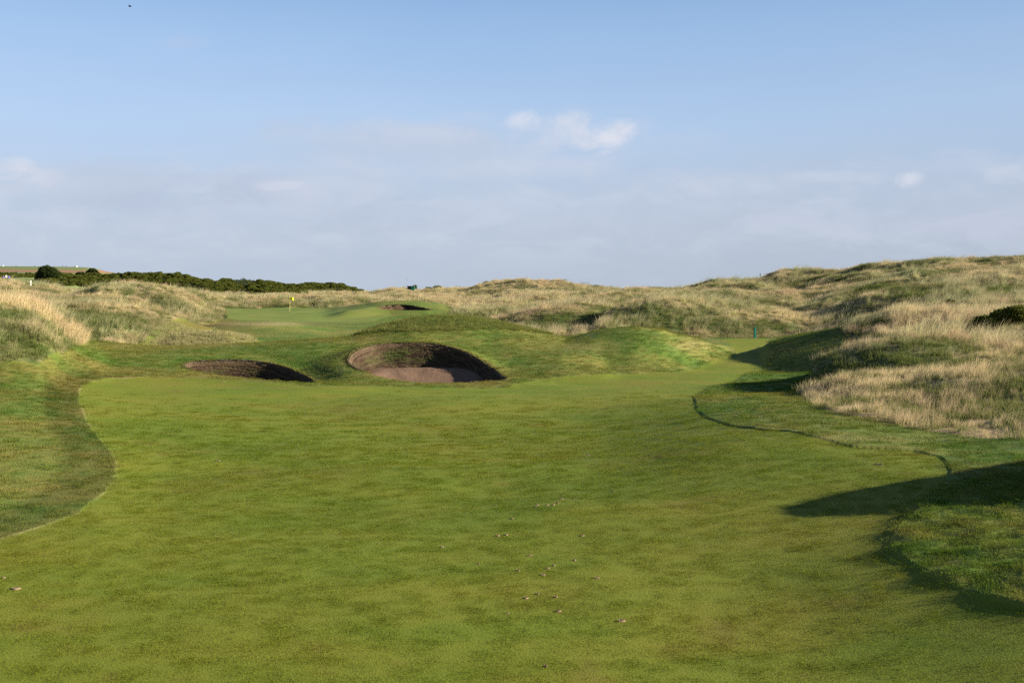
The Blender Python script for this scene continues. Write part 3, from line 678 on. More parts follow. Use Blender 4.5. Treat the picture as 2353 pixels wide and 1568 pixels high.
    for k in range(rings + 1):
        f = (k / rings); f2 = f
        px = foot[:, 0] * (1 - f2) + mid[0] * f2; py = foot[:, 1] * (1 - f2) + mid[1] * f2
        bk = (py + o3.y - ymin) / (ymax - ymin)
        pz = (b['floor'] + (b['back'] - b['floor']) * sstep(.50, .93, bk)) - o3.z + .02
        edge = zf - o3.z + .02
        pz = np.where(f < .25, edge * (1 - f / .25) + pz * (f / .25), pz)
        pz = pz + .03 * noise(px / .9, py / .9, 71)
        if b['rake']:
            ang = np.sqrt((px - 1.4) ** 2 * .8 + (py + .8) ** 2 * 1.3)
            rip = np.sin(2 * np.pi * (ang + .05 * noise(px, py, 73)) / .17)
            pz = pz + .028 * rip * np.clip(f * 6, 0, 1) * np.clip(.7 + noise(px / 1.2, py / 1.2, 75), .15, 1)
        S.append(np.stack([px, py, pz], 1))
    S = np.concatenate(S)
    kk = np.arange(rings)[:, None] * n
    Q = np.stack([kk + jj, kk + jn, kk + n + jn, kk + n + jj], -1).reshape(-1, 4)
    link('sand', np_mesh('sand', S, Q), M_SAND, root)
    # ragged dry turf hanging over the rear rim
    r = np.random.default_rng(80 + bi); TV, TQ = [], []
    m = 4200 if bi < 2 else 1200
    for q in range(m):
        k = r.integers(0, n)
        if back[k] < .35 and r.uniform() < .8: continue
        a0 = rim[k] + np.array([inw[k, 0], inw[k, 1], 0]) * r.uniform(-.12, .03) + np.array([0, 0, r.uniform(-.02, .05)])
        t2 = a0 + np.array([inw[k, 0], inw[k, 1], 0]) * r.uniform(.02, .12) + np.array([r.normal(0, .04), r.normal(0, .04), r.uniform(-.07, .07)])
        w = np.array([-inw[k, 1], inw[k, 0], 0]) * .018
        q0 = len(TV); TV += [a0 - w, a0 + w, t2]; TQ.append((q0, q0 + 1, q0 + 2))
    TV = np.array(TV) - np.array(o3)
    me = np_mesh('turf_rim', TV, np.array(TQ), smooth=False)
    link('turf_rim', me, plain_mat('dry_rim_turf', (.17, .14, .06), .9, .4, 40), root)


# ------------------------------------------------------------------ shrubs, trees, gorse
def leaf_mat(name, col, var=.5):
    m, nt, N, L = new_mat(name)
    out = N.new('ShaderNodeOutputMaterial'); bl = N.new('ShaderNodeAttribute'); bl.attribute_name = 'bl'
    sep = N.new('ShaderNodeSeparateXYZ'); L.new(bl.outputs['Vector'], sep.inputs[0])
    mx = N.new('ShaderNodeMix'); mx.data_type = 'RGBA'; L.new(sep.outputs['X'], mx.inputs[0])
    mx.inputs[6].default_value = (*[c * (1 - var) for c in col], 1); mx.inputs[7].default_value = (col[0] * (1 + var * 1.5), col[1] * (1 + var), col[2] * (1 + var * .6), 1)
    df = N.new('ShaderNodeBsdfDiffuse'); tr = N.new('ShaderNodeBsdfTranslucent'); ms = N.new('ShaderNodeMixShader'); ms.inputs[0].default_value = .25
    L.new(mx.outputs[2], df.inputs['Color']); L.new(mx.outputs[2], tr.inputs['Color']); L.new(df.outputs[0], ms.inputs[1]); L.new(tr.outputs[0], ms.inputs[2]); L.new(ms.outputs[0], out.inputs['Surface'])
    return m
M_GORSE = leaf_mat('gorse_leaf', (.062, .085, .020), .75); M_TREE = leaf_mat('tree_leaf', (.035, .055, .018)); M_SPIKE = leaf_mat('spiky_leaf', (.12, .15, .07)); M_LOWG = leaf_mat('low_gorse_leaf', (.075, .085, .028), .6)
M_BARK = plain_mat('bark', (.09, .07, .05), .9, .3, 6)

def crown_geo(lumps, n, size, seed, spiky=.5):
    """leaf sprays through the outer volume of several lumps: (x, y, z, rx, ry, rz)"""
    r = np.random.default_rng(seed); lumps = np.array(lumps, float)
    vol = lumps[:, 3] * lumps[:, 4] + lumps[:, 5] ** 2; pick = r.choice(len(lumps), n, p=vol / vol.sum())
    d = r.normal(size=(n, 3)); d /= np.linalg.norm(d, axis=1)[:, None]; d[:, 2] = np.where(d[:, 2] < -.35, -d[:, 2], d[:, 2])
    lp = lumps[pick]
    bump = 1 + .22 * noise(d[:, 0] * 2.1 + pick * 3.1, d[:, 1] * 2.1 + d[:, 2] * 1.7, seed) + .14 * noise(d[:, 0] * 5 + pick, d[:, 2] * 5 + d[:, 1] * 4, seed + 1)
    rad = (r.uniform(.55, 1, n) ** .5) * bump
    c = lp[:, :3] + d * lp[:, 3:6] * rad[:, None]
    t = d * spiky + r.normal(0, .55, (n, 3)) + np.array([0, 0, .25]); t /= np.linalg.norm(t, axis=1)[:, None]
    w = np.cross(t, r.normal(size=(n, 3))); w /= np.linalg.norm(w, axis=1)[:, None]
    L_ = size * r.uniform(.6, 1.4, n)[:, None]; W_ = L_ * .30
    V = np.stack([c - w * W_, c + w * W_, c + t * L_ + w * W_ * .25, c + t * L_ - w * W_ * .25], 1).reshape(-1, 3)
    V[:, 2] = np.maximum(V[:, 2], -.1)
    Q = np.arange(4 * n).reshape(n, 4)
    cl = np.clip(.5 + .6 * noise(c[:, 0] * 1.1, c[:, 2] * 1.3 + c[:, 1], seed + 4) + r.normal(0, .18, n), 0, 1)
    A = np.repeat(np.stack([cl, cl * 0, cl * 0], 1), 4, 0)
    return V, Q, A
def crown_mesh(name, *a, **k):
    V, Q, A = crown_geo(*a, **k); me = np_mesh(name, V, Q, smooth=False); attr_vec(me, 'bl', A); return me
def trunk_geo(bm, a, b, r0, r1, segs=8):
    a, b = Vector(a), Vector(b); z = (b - a).normalized(); x = z.orthogonal().normalized(); y = z.cross(x)
    r1s = [bm.verts.new(a + (x * math.cos(t) + y * math.sin(t)) * r0) for t in np.linspace(0, 2 * np.pi, segs, endpoint=False)]
    r2s = [bm.verts.new(b + (x * math.cos(t) + y * math.sin(t)) * r1) for t in np.linspace(0, 2 * np.pi, segs, endpoint=False)]
    for i in range(segs): bm.faces.new((r1s[i], r1s[(i + 1) % segs], r2s[(i + 1) % segs], r2s[i]))
    bm.faces.new(r2s)
def bush(name, u, d, w, h, label, cat, mat, seed, leaf=.16, n=1500, group=None, spiky=.6, stems=True, sink=.05):
    p = pt(u, d); root = empty(name, p - Vector((0, 0, sink))); tag(root, label, cat, group)
    r = np.random.default_rng(seed)
    lumps = [(0, 0, h * .45, w * .36, w * .36, h * .52)] + [(r.uniform(-.3, .3) * w, r.uniform(-.25, .25) * w, h * r.uniform(.3, .55), w * r.uniform(.18, .28), w * r.uniform(.18, .28), h * r.uniform(.28, .42)) for _ in range(6)]
    link('foliage', crown_mesh('foliage', lumps, n, leaf, seed, spiky), mat, root)
    if stems:
        bm = bmesh.new()
        for k in range(5): trunk_geo(bm, (r.uniform(-.1, .1) * w, r.uniform(-.1, .1) * w, -.1), (r.uniform(-.3, .3) * w, r.uniform(-.25, .25) * w, h * .6), .03, .012, 5)
        bm_obj('stem', bm, M_BARK, root)
    return root
def tree(u, d, w, h, lumps, label, seed, n=9000):
    p = pt(u, d); root = empty('wind_shaped_tree', p - Vector((0, 0, .2))); tag(root, label, 'tree', 'round dark trees by the gorse')
    link('crown', crown_mesh('crown', lumps, n * 3, .20, seed, .4), M_TREE, root)
    bm = bmesh.new(); trunk_geo(bm, (0, 0, -.3), (.1, 0, h * .35), .28, .2)
    for a in range(6): trunk_geo(bm, (.1, 0, h * .3), (math.cos(a * 1.05) * w * .28, math.sin(a * 1.05) * w * .28, h * (.5 + .05 * a)), .14, .04, 6)
    bm_obj('trunk', bm, M_BARK, root)
tree(112, 336, 8, 5.2, [(-.3, 0, 3.0, 2.7, 2.6, 2.4), (-2.2, .3, 2.3, 1.7, 1.8, 1.7), (1.6, 0, 2.3, 2.2, 2.0, 1.7), (3.0, .2, 1.4, 1.6, 1.6, 1.2), (-.9, -.6, 3.9, 1.7, 1.6, 1.4), (-3.0, 0, 1.4, 1.0, 1.2, 1.0)], 'larger round dark tree left of the gorse hill', 201)
tree(212, 352, 5, 3.4, [(0, 0, 1.9, 1.7, 1.6, 1.5), (-1.0, 0, 1.5, 1.3, 1.2, 1.2), (1.1, 0, 1.4, 1.3, 1.2, 1.1), (.1, -.3, 2.5, 1.1, 1.1, .9)], 'smaller round dark tree rising out of the gorse hill', 202, 5000)
tree(186, 350, 4, 2.2, [(0, 0, 1.1, 1.7, 1.4, 1.0), (.9, 0, .9, 1.2, 1.1, .8)], 'low spreading dark tree close left of the smaller round tree', 203, 3500)

# gorse that covers the far hills
gor = bpy.data.collections.new('gorse')
for k in range(4):
    r = np.random.default_rng(300 + k)
    me = crown_mesh('gorse_clump', [(0, 0, .35, .8, .8, .75)] + [(r.uniform(-.6, .6), r.uniform(-.6, .6), r.uniform(.2, .5), .45, .45, .5) for _ in range(5)], 1000, .145, 310 + k, .6)
    me.materials.append(M_GORSE); o = bpy.data.objects.new('gorse_clump', me); gor.objects.link(o)
hedge = ((np.abs(cDd - 400) < 5) & (((cU > -30) & (cU < 56)) | ((cU > 88) & (cU < 135)))) | ((np.abs(cDd - 760) < 12) & (((cU > 80) & (cU < 84)) | ((cU > 90) & (cU < 95))))
gap = (fbm(X, Y, 26, 2, 95)[:-1, :-1] > np.where(D[:-1, :-1] > 420, .16, .42))
scatter('gorse_scrub', gor, ((cGo & inview & ~gap & ~((cU > 533) & (cU < 588) & (cDd > 548) & (cDd < 600))) * np.where(cDd > 420, .16, .55) + hedge * .5) * (cDd < 770), 4, lambda i, j, r, n: np.where(ds[i] > 420, 1.5, 1.0) * np.where(((us[j] < 140) & (ds[i] > 380)) | ((us[j] > 532) & (us[j] < 572) & (ds[i] < 430)), .5, 1.0) * np.where((us[j] > 530) & (us[j] < 590) & (ds[i] > 425), .36, 1.0) * r.uniform(.55, 1.25, n), label='dense dark green gorse over the far hills', cap=30000, seed=12, tilt=.1)

GB = 'dark gorse bushes among the right hand dunes'
for k, (u, d, w, h, lab) in enumerate([
    (2108, 83, 1.7, .9, 'low dark gorse bush at the left end of the upper right clump'),
    (2143, 83.4, 1.8, 1.15, 'taller gorse bush second from the left in the upper right clump'),
    (2180, 83.8, 1.9, 1.2, 'broad gorse bush in the middle of the upper right clump'),
    (2216, 84, 1.6, .95, 'low gorse bush at the right end of the upper right clump'),
    (2262, 60.8, 1.5, .85, 'shaded gorse bush at the left foot of the big dark thicket by the right edge'),
    (2308, 61.2, 2.1, 1.1, 'broad black looking gorse bush in the middle of the thicket by the right edge'),
    (2350, 61.5, 2.6, 1.15, 'tallest spiky gorse bush cut by the right edge of the view')]):
    bush('gorse_bush', u, d, w, h, lab, 'gorse bush', M_GORSE, 400 + k, .10, 4200, GB)
LB = 'low gorse bushes in the left dune hollow'
for k, (u, d, w, h, lab) in enumerate([
    (136, 109, 1.5, .55, 'low gorse bush at the left end of the strip in the left dune hollow'),
    (158, 108.5, 1.6, .6, 'low gorse bush second from the left in the strip across the left dune hollow'),
    (180, 108, 1.6, .6, 'low gorse bush in the middle of the strip across the left dune hollow'),
    (203, 107.5, 1.5, .55, 'low gorse bush fourth from the left in the strip across the left dune hollow'),
    (228, 107, 1.4, .5, 'low gorse bush at the right end of the strip in the left dune hollow')]):
    bush('gorse_bush', u, d, w, h, lab, 'gorse bush', M_LOWG, 440 + k, .14, 900, LB)
SB = 'spiky green shrubs in the left dunes'
bush('spiky_shrub', 232, 113, 1.5, .9, 'larger spiky green shrub standing above the low gorse strip', 'shrub', M_GORSE, 461, .3, 260, SB, 1.4)
bush('spiky_shrub', 279, 104, 1.2, .7, 'smaller spiky green shrub right of the low gorse strip', 'shrub', M_GORSE, 462, .28, 200, SB, 1.4)
KB = 'dark bushes on the middle skyline'
bush('skyline_bush', 953, 302, 1.3, 1.3, 'small square dark bush alone on the middle skyline', 'bush', M_GORSE, 471, .25, 400, KB)
bush('skyline_bush', 985, 303, 3.0, 1.25, 'left half of the low dark thicket on the middle skyline', 'bush', M_GORSE, 472, .25, 700, KB)
bush('skyline_bush', 1005, 303, 3.0, 1.2, 'right half of the low dark thicket on the middle skyline', 'bush', M_GORSE, 473, .25, 700, KB)

# single marram tufts standing up from the shaggy mounds
def marram_tuft(u, d, h, n, label, seed):
    V, Q, A = blades(n, h * .5, h, .022, .12, .45, .35, curve=.6, segs=4, seed=seed)
    me = np_mesh('marram_tuft', V, Q, smooth=False); attr_vec(me, 'bl', A)
    o = link('marram_tuft', me, M_SPIKE, None, pt(u, d)); tag(o, label, 'grass tuft', 'pale marram tufts on the mounds')
for k, (u, d, h, n, lab) in enumerate([
    (420, 85, .62, 26, 'wispy marram tuft on the left shoulder of the small shaggy mound'),
    (452, 86, .5, 20, 'short marram tuft left of the top of the small shaggy mound'),
    (492, 86, .72, 28, 'tallest pale marram tuft near the top of the small shaggy mound'),
    (512, 82, .5, 20, 'pale marram tuft on the front slope of the small shaggy mound'),
    (548, 86, .5, 16, 'thin marram tuft on the right shoulder of the small shaggy mound'),
    (868, 73, .45, 30, 'pale marram tuft beside the dark left flank of the bunker mound')]):
    marram_tuft(u, d, h, n, lab, 500 + k)

# ------------------------------------------------------------------ small built things
def box(bm, x0, x1, y0, y1, z0, z1, bev=0.0):
    vs_ = [bm.verts.new((x, y, z)) for z in (z0, z1) for y in (y0, y1) for x in (x0, x1)]
    fs = [bm.faces.new([vs_[i] for i in f]) for f in ((0, 2, 3, 1), (4, 5, 7, 6), (0, 1, 5, 4), (2, 6, 7, 3), (0, 4, 6, 2), (1, 3, 7, 5))]
    if bev:
        ed = list({e for f in fs for e in f.edges}); bmesh.ops.bevel(bm, geom=ed, offset=bev, segments=2, affect='EDGES')
M_WHITE = plain_mat('white_paint', (.78, .78, .76), .5, .08); M_YEL = plain_mat('yellow_cloth', (.82, .74, .02), .8, .08)
M_POLE = plain_mat('pale_yellow_pole', (.75, .62, .22), .4, .1); M_TEAL = plain_mat('green_paint', (.010, .15, .105), .45, .2); M_DARK = plain_mat('dark_wood', (.05, .045, .04), .8, .2)
M_LETTER = plain_mat('flag_number', (.25, .22, .02), .8, .05)

# flagstick
gp = pt(665.5, 158); root = empty('golf_flag', gp); tag(root, 'yellow flag on a pale pole at the back of the green', 'golf flag')
bm = bmesh.new(); trunk_geo(bm, (0, 0, -.6), (.03, 0, 1.95), .022, .018, 10); bm_obj('pole', bm, M_POLE, root)
V, Q = [], []
nx, nz = 16, 8
for side in (0, 1):
    for a in range(nx + 1):
        for c in range(nz + 1):
            x = a / nx * .50; z = 1.55 + c / nz * .40 - .08 * (a / nx) ** 1.5 + .05 * math.sin(a / nx * 5.5 + 1) * (a / nx)
            y = .07 * math.sin(a / nx * 7) * (a / nx) + (.004 if side else 0)
            V.append((x + .03, y, z))
for side in (0, 1):
    o0 = side * (nx + 1) * (nz + 1)
    for a in range(nx):
        for c in range(nz):
            q = o0 + a * (nz + 1) + c; f = (q, q + nz + 1, q + nz + 2, q + 1); Q.append(f if side == 0 else f[::-1])
link('flag', np_mesh('flag', V, np.array(Q)), M_YEL, root)
# hole cup rim is hidden; marker posts
def post(name, u, d, w, h, mat, label, cat, group=None, cap=None, lean=0.0):
    r_ = empty(name, pt(u, d)); tag(r_, label, cat, group); r_.rotation_euler = (0, lean, R(12))
    bm = bmesh.new(); box(bm, -w / 2, w / 2, -w / 2, w / 2, -.3, h, min(.015, w * .12)); bm_obj('shaft', bm, mat, r_)
    bm = bmesh.new(); box(bm, -w * .49, w * .49, -w * .49, w * .49, h + .002, h + w * .2, min(.01, w * .1)); bm_obj('cap', bm, cap or mat, r_)
    return r_
post('marker_post', 1734, 102.5, .19, .95, M_TEAL, 'dark green square marker post at the edge of the tan dunes', 'marker post')
post('marker_post', 70.7, 167, .14, .9, M_WHITE, 'small white marker post in front of the dark hedge by the large tree', 'marker post')
PG = 'thin dark posts on the skyline'
for u, d, w, h, lab in ((853.4, 292, .18, 1.3, 'thin dark post on the skyline left of the green hut'), (1403.6, 248, .16, 1.0, 'thin dark post in the skyline dip right of the white bench'), (1746, 229, .12, 1.2, 'thin dark stake on the slope of the high right dune')):
    post('wooden_post', u, d, w, h, M_DARK, lab, 'post', PG)
FG = 'fence posts on the far field skyline'
for u, lab in ((37.3, 'far fence post left of the large tree, first from the left'), (80, 'far fence post just left of the large tree'), (144, 'far fence post just right of the large tree'), (151.7, 'far fence post between the trees, second right of the large tree')):
    post('fence_post', u, 1195, .45, 2.2, M_DARK, lab, 'fence post', FG)
# far white shelters
def white_frame(u, d, w, h, label):
    r_ = empty('white_shelter', pt(u, d)); tag(r_, label, 'shelter', 'white shelters on the far field')
    bm = bmesh.new(); box(bm, -w / 2, w / 2, -1.0, 1.0, h * .55, h, .05); bm_obj('roof', bm, M_WHITE, r_)
    bm = bmesh.new(); box(bm, -w / 2, -w / 2 + w * .22, -.9, .9, -.5, h * .548, .03); bm_obj('wall', bm, M_WHITE, r_)
    bm = bmesh.new(); box(bm, w / 2 - w * .08, w / 2 - .02, -.9, .9, -.5, h * .548, .01); bm_obj('wall', bm, M_WHITE, r_)
white_frame(173, 1205, 3.6, 2.0, 'long white shelter on the far field skyline between the trees')
white_frame(6.4, 1195, 1.4, 2.2, 'narrow white shelter on the far field skyline at the left edge')
# green hut with an open dark front
hp = pt(944, 296) + Vector((0, 0, .25)); root = empty('green_hut', hp); tag(root, 'low dark green hut half hidden in the dunes on the middle skyline', 'hut')
bm = bmesh.new(); box(bm, -.9, .9, .5, .6, -.8, .62); box(bm, .82, .9, -.6, .498, -.8, .62); box(bm, -.9, -.82, -.6, .498, -.8, .62); bm_obj('wall', bm, M_TEAL, root)
bm = bmesh.new(); box(bm, .05, .815, -.6, -.52, -.8, .60); bm_obj('front_panel', bm, M_TEAL, root)
bm = bmesh.new(); box(bm, -1.05, 1.05, -.75, .75, .623, .72, .02); bm_obj('roof', bm, M_DARK, root)
# white bench on the far dune
bp_ = pt(1343, 447); root = empty('bench', bp_ ); tag(root, 'long white legged bench on top of the far middle dune', 'bench')
bm = bmesh.new(); box(bm, -1.85, 1.85, -.2, .2, .82, .90, .01); bm_obj('seat', bm, M_DARK, root)
for x in (-1.75, -.6, .55, 1.7):
    bm = bmesh.new(); box(bm, x - .11, x + .11, -.18, .18, -.3, .818, .01); bm_obj('leg', bm, M_WHITE, root)

# divots: shallow sandy scrapes with a raised lip
M_DIV = plain_mat('divot_soil', (.19, .125, .085), .95, .35, 60, .004)
for k, (u, d, w) in enumerate(divs):
    r = np.random.default_rng(600 + k); n = 18; V = [(0, 0, -.006)]; Q = []
    for ring, (rr, zz) in enumerate(((.45, -.005), (.8, .001), (1.0, .006), (1.15, -.012))):
        for a in range(n):
            t = 2 * np.pi * a / n; q = rr * (1 + .22 * math.sin(3 * t + k) + .12 * math.sin(7 * t + 2 * k))
            V.append((q * w / 2 * math.cos(t), q * w / 2 * .62 * math.sin(t), zz * (1.5 if math.cos(t) > .3 and ring == 2 else 1)))
    bm = bmesh.new(); bv = [bm.verts.new(v) for v in V]
    for a in range(n): bm.faces.new((bv[0], bv[1 + a], bv[1 + (a + 1) % n]))
    for ring in range(3):
        for a in range(n):
            i0 = 1 + ring * n; i1 = i0 + n; bm.faces.new((bv[i0 + a], bv[i1 + a], bv[i1 + (a + 1) % n], bv[i0 + (a + 1) % n]))
    o = bm_obj('divot', bm, M_DIV, None, pt(u, d) + Vector((0, 0, .010)), True)
    tag(o, 'small sandy divot scraped in the mown fairway', 'divot', 'divots in the fairway')

# ------------------------------------------------------------------ people and birds
M_SKIN = plain_mat('skin', (.45, .28, .2), .6, .05)
def person(u, d, top, legs, label, group, seed, face=0.0):
    r = np.random.default_rng(seed)
    J = [(0, 0, .95), (0, 0, 1.15), (0, 0, 1.38), (0, .01, 1.50), (0, .02, 1.58), (0, .02, 1.70),
         (.10, 0, .90), (.12, .02, .50), (.13, 0, .08), (.13, -.12, .03), (-.10, 0, .90), (-.12, -.02, .50), (-.14, 0, .08), (-.14, -.12, .03),
         (.19, 0, 1.40), (.25, .02, 1.12), (.24, -.10, .90), (.24, -.16, .80), (-.19, 0, 1.40), (-.26, .02, 1.12), (-.23, -.12, .92), (-.22, -.18, .82)]
    E = [(0, 1), (1, 2), (2, 3), (3, 4), (4, 5), (0, 6), (6, 7), (7, 8), (8, 9), (0, 10), (10, 11), (11, 12), (12, 13), (2, 14), (14, 15), (15, 16), (16, 17), (2, 18), (18, 19), (19, 20), (20, 21)]
    rad = [.15, .15, .17, .06, .09, .085, .10, .075, .05, .045, .10, .075, .05, .045, .075, .055, .045, .04, .075, .055, .045, .04]
    me = bpy.data.meshes.new('person_frame'); me.from_pydata(J, E, []); o = bpy.data.objects.new('person_frame', me); COL.objects.link(o)
    md = o.modifiers.new('skin', 'SKIN'); o.modifiers.new('sub', 'SUBSURF').levels = 1
    for v, q in zip(me.skin_vertices[0].data, rad): v.radius = (q, q * .8)
    me.skin_vertices[0].data[0].use_root = True
    dg = bpy.context.evaluated_depsgraph_get(); body = bpy.data.meshes.new_from_object(o.evaluated_get(dg))
    bpy.data.objects.remove(o)
    body.materials.clear()
    for m in (top, legs, M_SKIN): body.materials.append(m)
    for p in body.polygons:
        z = p.center.z; x = abs(p.center.x)
        p.material_index = 2 if z > 1.48 or (z < .92 and x > .19) else (0 if z > .92 else 1); p.use_smooth = True
    b = link('person', body, None, None, pt(u, d)); b.rotation_euler = (0, 0, face); tag(b, label, 'person', group)
    bm = bmesh.new(); bmesh.ops.create_uvsphere(bm, u_segments=10, v_segments=6, radius=.105, matrix=Matrix.Translation((0, .035, 1.715)) @ Matrix.Diagonal((1, 1.05, .8, 1))); bm_obj('hair', bm, M_DARK, b, None, True)
M_NAVY = plain_mat('dark_jacket', (.025, .028, .04), .9, .1); M_BLUE = plain_mat('blue_top', (.08, .10, .55), .9, .1)
PR = 'people on the gorse ridge'
for u, d, lab, f in ((547, 575, 'person in dark clothes standing apart, left of the trio on the gorse ridge', 2.0), (553.6, 568, 'person in dark clothes leaning, leftmost of the trio on the gorse ridge', 1.2), (556.8, 566, 'person in dark clothes upright in the middle of the trio on the gorse ridge', .3), (559.9, 564, 'person in dark clothes at the right of the trio on the gorse ridge', -.8)):
    person(u, d, M_NAVY, M_NAVY, lab, PR, int(u), f)
PL = 'people behind the left dune'
for u, d, m, lab in ((8.2, 325, M_BLUE, 'person in a pale blue top half hidden by grass at the left edge'), (14.2, 322, M_WHITE, 'person in a white top half hidden by grass near the left edge'), (20.8, 325, M_BLUE, 'person in a bright blue top half hidden by grass, right of the one in white')):
    person(u, d, m, M_NAVY, lab, PL, int(u) + 50, .5)
M_BIRD = plain_mat('bird_feathers', (.03, .03, .035), .8, .1)
def bird(u, v, d, span, label):
    p = Vector(((u - UC) / F * d, d, -(v - VH) / F * d)); bm = bmesh.new()
    prof = [(-.5, .01), (-.38, .05), (-.1, .09), (.15, .08), (.32, .05), (.42, .055), (.5, .01)]
    rings = [[bm.verts.new((x * span * .5, q * span * math.cos(t), q * span * .9 * math.sin(t))) for t in np.linspace(0, 2 * np.pi, 8, endpoint=False)] for x, q in prof]
    for a, b in zip(rings[:-1], rings[1:]):
        for i in range(8): bm.faces.new((a[i], a[(i + 1) % 8], b[(i + 1) % 8], b[i]))
    bm.faces.new(rings[0]); bm.faces.new(rings[-1][::-1])
    body = bm_obj('bird', bm, M_BIRD, None, p, True); tag(body, label, 'bird', 'birds in the sky')
    for sgn in (-1, 1):
        bm = bmesh.new(); st = [(0.02, .12, -.14, 0), (.25, .14, -.10, .10), (.42, .08, -.08, .08), (.52, -.04, -.06, .02)]
        up = [[bm.verts.new((x * span, sgn * y * span, z * span + dz)) for x in (a, b)] for y, a, b, z in st for dz in (.012 * span,)]
        dn_ = [[bm.verts.new((x * span, sgn * y * span, z * span)) for x in (a, b)] for y, a, b, z in st]
        for i in range(3):
            bm.faces.new((up[i][0], up[i][1], up[i + 1][1], up[i + 1][0])); bm.faces.new((dn_[i][1], dn_[i][0], dn_[i + 1][0], dn_[i + 1][1]))
            for c in (0, 1): bm.faces.new((up[i][c], up[i + 1][c], dn_[i + 1][c], dn_[i][c]))
        bm_obj('wing', bm, M_BIRD, body)
bird(298.5, 15.3, 150, .9, 'dark bird gliding high at the top left of the sky')
bird(934.8, 642.6, 260, .5, 'tiny dark bird low over the middle skyline')
bird(1004, 620, 300, .45, 'tiny dark bird above and right of the low one over the skyline')

# ------------------------------------------------------------------ world and sun
def world():
    w = bpy.data.worlds.new('World'); SC.world = w; w.use_nodes = True
    N, L = w.node_tree.nodes, w.node_tree.links; N.clear()
    out = N.new('ShaderNodeOutputWorld'); bg = N.new('ShaderNodeBackground'); bg.inputs['Strength'].default_value = .05
    sky = N.new('ShaderNodeTexSky'); sky.sky_type = 'NISHITA'; sky.sun_disc = False
    sky.sun_elevation = R(SUN_EL); sky.sun_rotation = R(90 - SUN_AZ); sky.air_density = .7; sky.dust_density = .3; sky.ozone_density = 2.0
    tc = N.new('ShaderNodeTexCoord'); sp = N.new('ShaderNodeSeparateXYZ'); L.new(tc.outputs['Generated'], sp.inputs[0])
    def mrange(src, a, b, c, d, smooth=True):
        m = N.new('ShaderNodeMapRange'); m.interpolation_type = 'SMOOTHSTEP' if smooth else 'LINEAR'
        m.inputs['From Min'].default_value = a; m.inputs['From Max'].default_value = b; m.inputs['To Min'].default_value = c; m.inputs['To Max'].default_value = d
        L.new(src, m.inputs['Value']); return m.outputs['Result']
    def cloud(scale, loc, det=6, rough=.55, dist=.4):
        mp = N.new('ShaderNodeMapping'); mp.inputs['Scale'].default_value = scale; mp.inputs['Location'].default_value = loc
        L.new(tc.outputs['Generated'], mp.inputs['Vector'])
        n = N.new('ShaderNodeTexNoise'); n.inputs['Scale'].default_value = 1; n.inputs['Detail'].default_value = det; n.inputs['Roughness'].default_value = rough; n.inputs['Distortion'].default_value = dist
        L.new(mp.outputs[0], n.inputs['Vector']); return n.outputs['Fac']
    def math2(op, a, b):
        m = N.new('ShaderNodeMath'); m.operation = op
        for k, s in enumerate((a, b)):
            if isinstance(s, (int, float)): m.inputs[k].default_value = s
            else: L.new(s, m.inputs[k])
        return m.outputs[0]
    def mix(fac, a, b):
        m = N.new('ShaderNodeMix'); m.data_type = 'RGBA'
        L.new(fac, m.inputs[0])
        for k, s in ((6, a), (7, b)):
            if isinstance(s, tuple): m.inputs[k].default_value = (*s, 1)
            else: L.new(s, m.inputs[k])
        return m.outputs[2]
    x, y, z = sp.outputs['X'], sp.outputs['Y'], sp.outputs['Z']
    wob = math2('MULTIPLY', math2('SUBTRACT', cloud((3, 3, 9), (1.3, .2, .4), 5), .5), .05)
    ze = math2('ADD', z, wob)
    ramp = N.new('ShaderNodeValToRGB'); el = ramp.color_ramp.elements
    stops = [(0.0, HAZE), (.055, (3.35, 3.88, 4.65)), (.10, (3.25, 4.0, 5.1)), (.15, (3.0, 4.05, 5.6)), (.25, (2.0, 3.25, 5.2)), (.40, (1.3, 2.4, 4.2))]
    el[0].position = 0; el[1].position = 1
    while len(el) < len(stops): el.new(.5)
    for e, (p_, c_) in zip(el, stops): e.position = p_; e.color = tuple(v / 8 for v in c_) + (1,)
    L.new(ze, ramp.inputs[0])
    sc8 = N.new('ShaderNodeVectorMath'); sc8.operation = 'SCALE'; L.new(ramp.outputs[0], sc8.inputs[0])
    L.new(mrange(x, -.45, .45, 8.5, 7.4, False), sc8.inputs['Scale'])
    c = mix(mrange(z, .20, .42, 0, 1), sc8.outputs[0], sky.outputs[0])
    # clouds: soft heaps at their bearings and heights
    ys = math2('MAXIMUM', y, .05); a = math2('DIVIDE', x, ys); e = math2('DIVIDE', z, ys)
    cv = N.new('ShaderNodeCombineXYZ'); L.new(a, cv.inputs[0]); L.new(e, cv.inputs[1])
    def cn(scale, sy, off, det=7, rough=.58):
        mp = N.new('ShaderNodeMapping'); mp.inputs['Scale'].default_value = (scale, scale * sy, 1); mp.inputs['Location'].default_value = (off, off * .7, off)
        L.new(cv.outputs[0], mp.inputs['Vector']); n = N.new('ShaderNodeTexNoise'); n.inputs['Scale'].default_value = 1; n.inputs['Detail'].default_value = det; n.inputs['Roughness'].default_value = rough; n.inputs['Distortion'].default_value = .5
        L.new(mp.outputs[0], n.inputs['Vector']); return n.outputs['Fac']
    nz1 = cn(22, 1.7, 3.1); nz2 = cn(9, 2.4, 7.7, 6)
    nz3 = cn(6.5, 3.2, 11.3, 8, .62); nz4 = cn(13, 2.6, 17.9, 8, .62)
    e_w = math2('ADD', e, math2('MULTIPLY', math2('SUBTRACT', nz3, .5), .11))
    bank = math2('MULTIPLY', mrange(e_w, .095, .125, 1, 0), mrange(e, .015, .06, .25, 1))
    c = mix(math2('MULTIPLY', bank, mrange(nz4, .40, .66, 0, .55)), c, PALE)
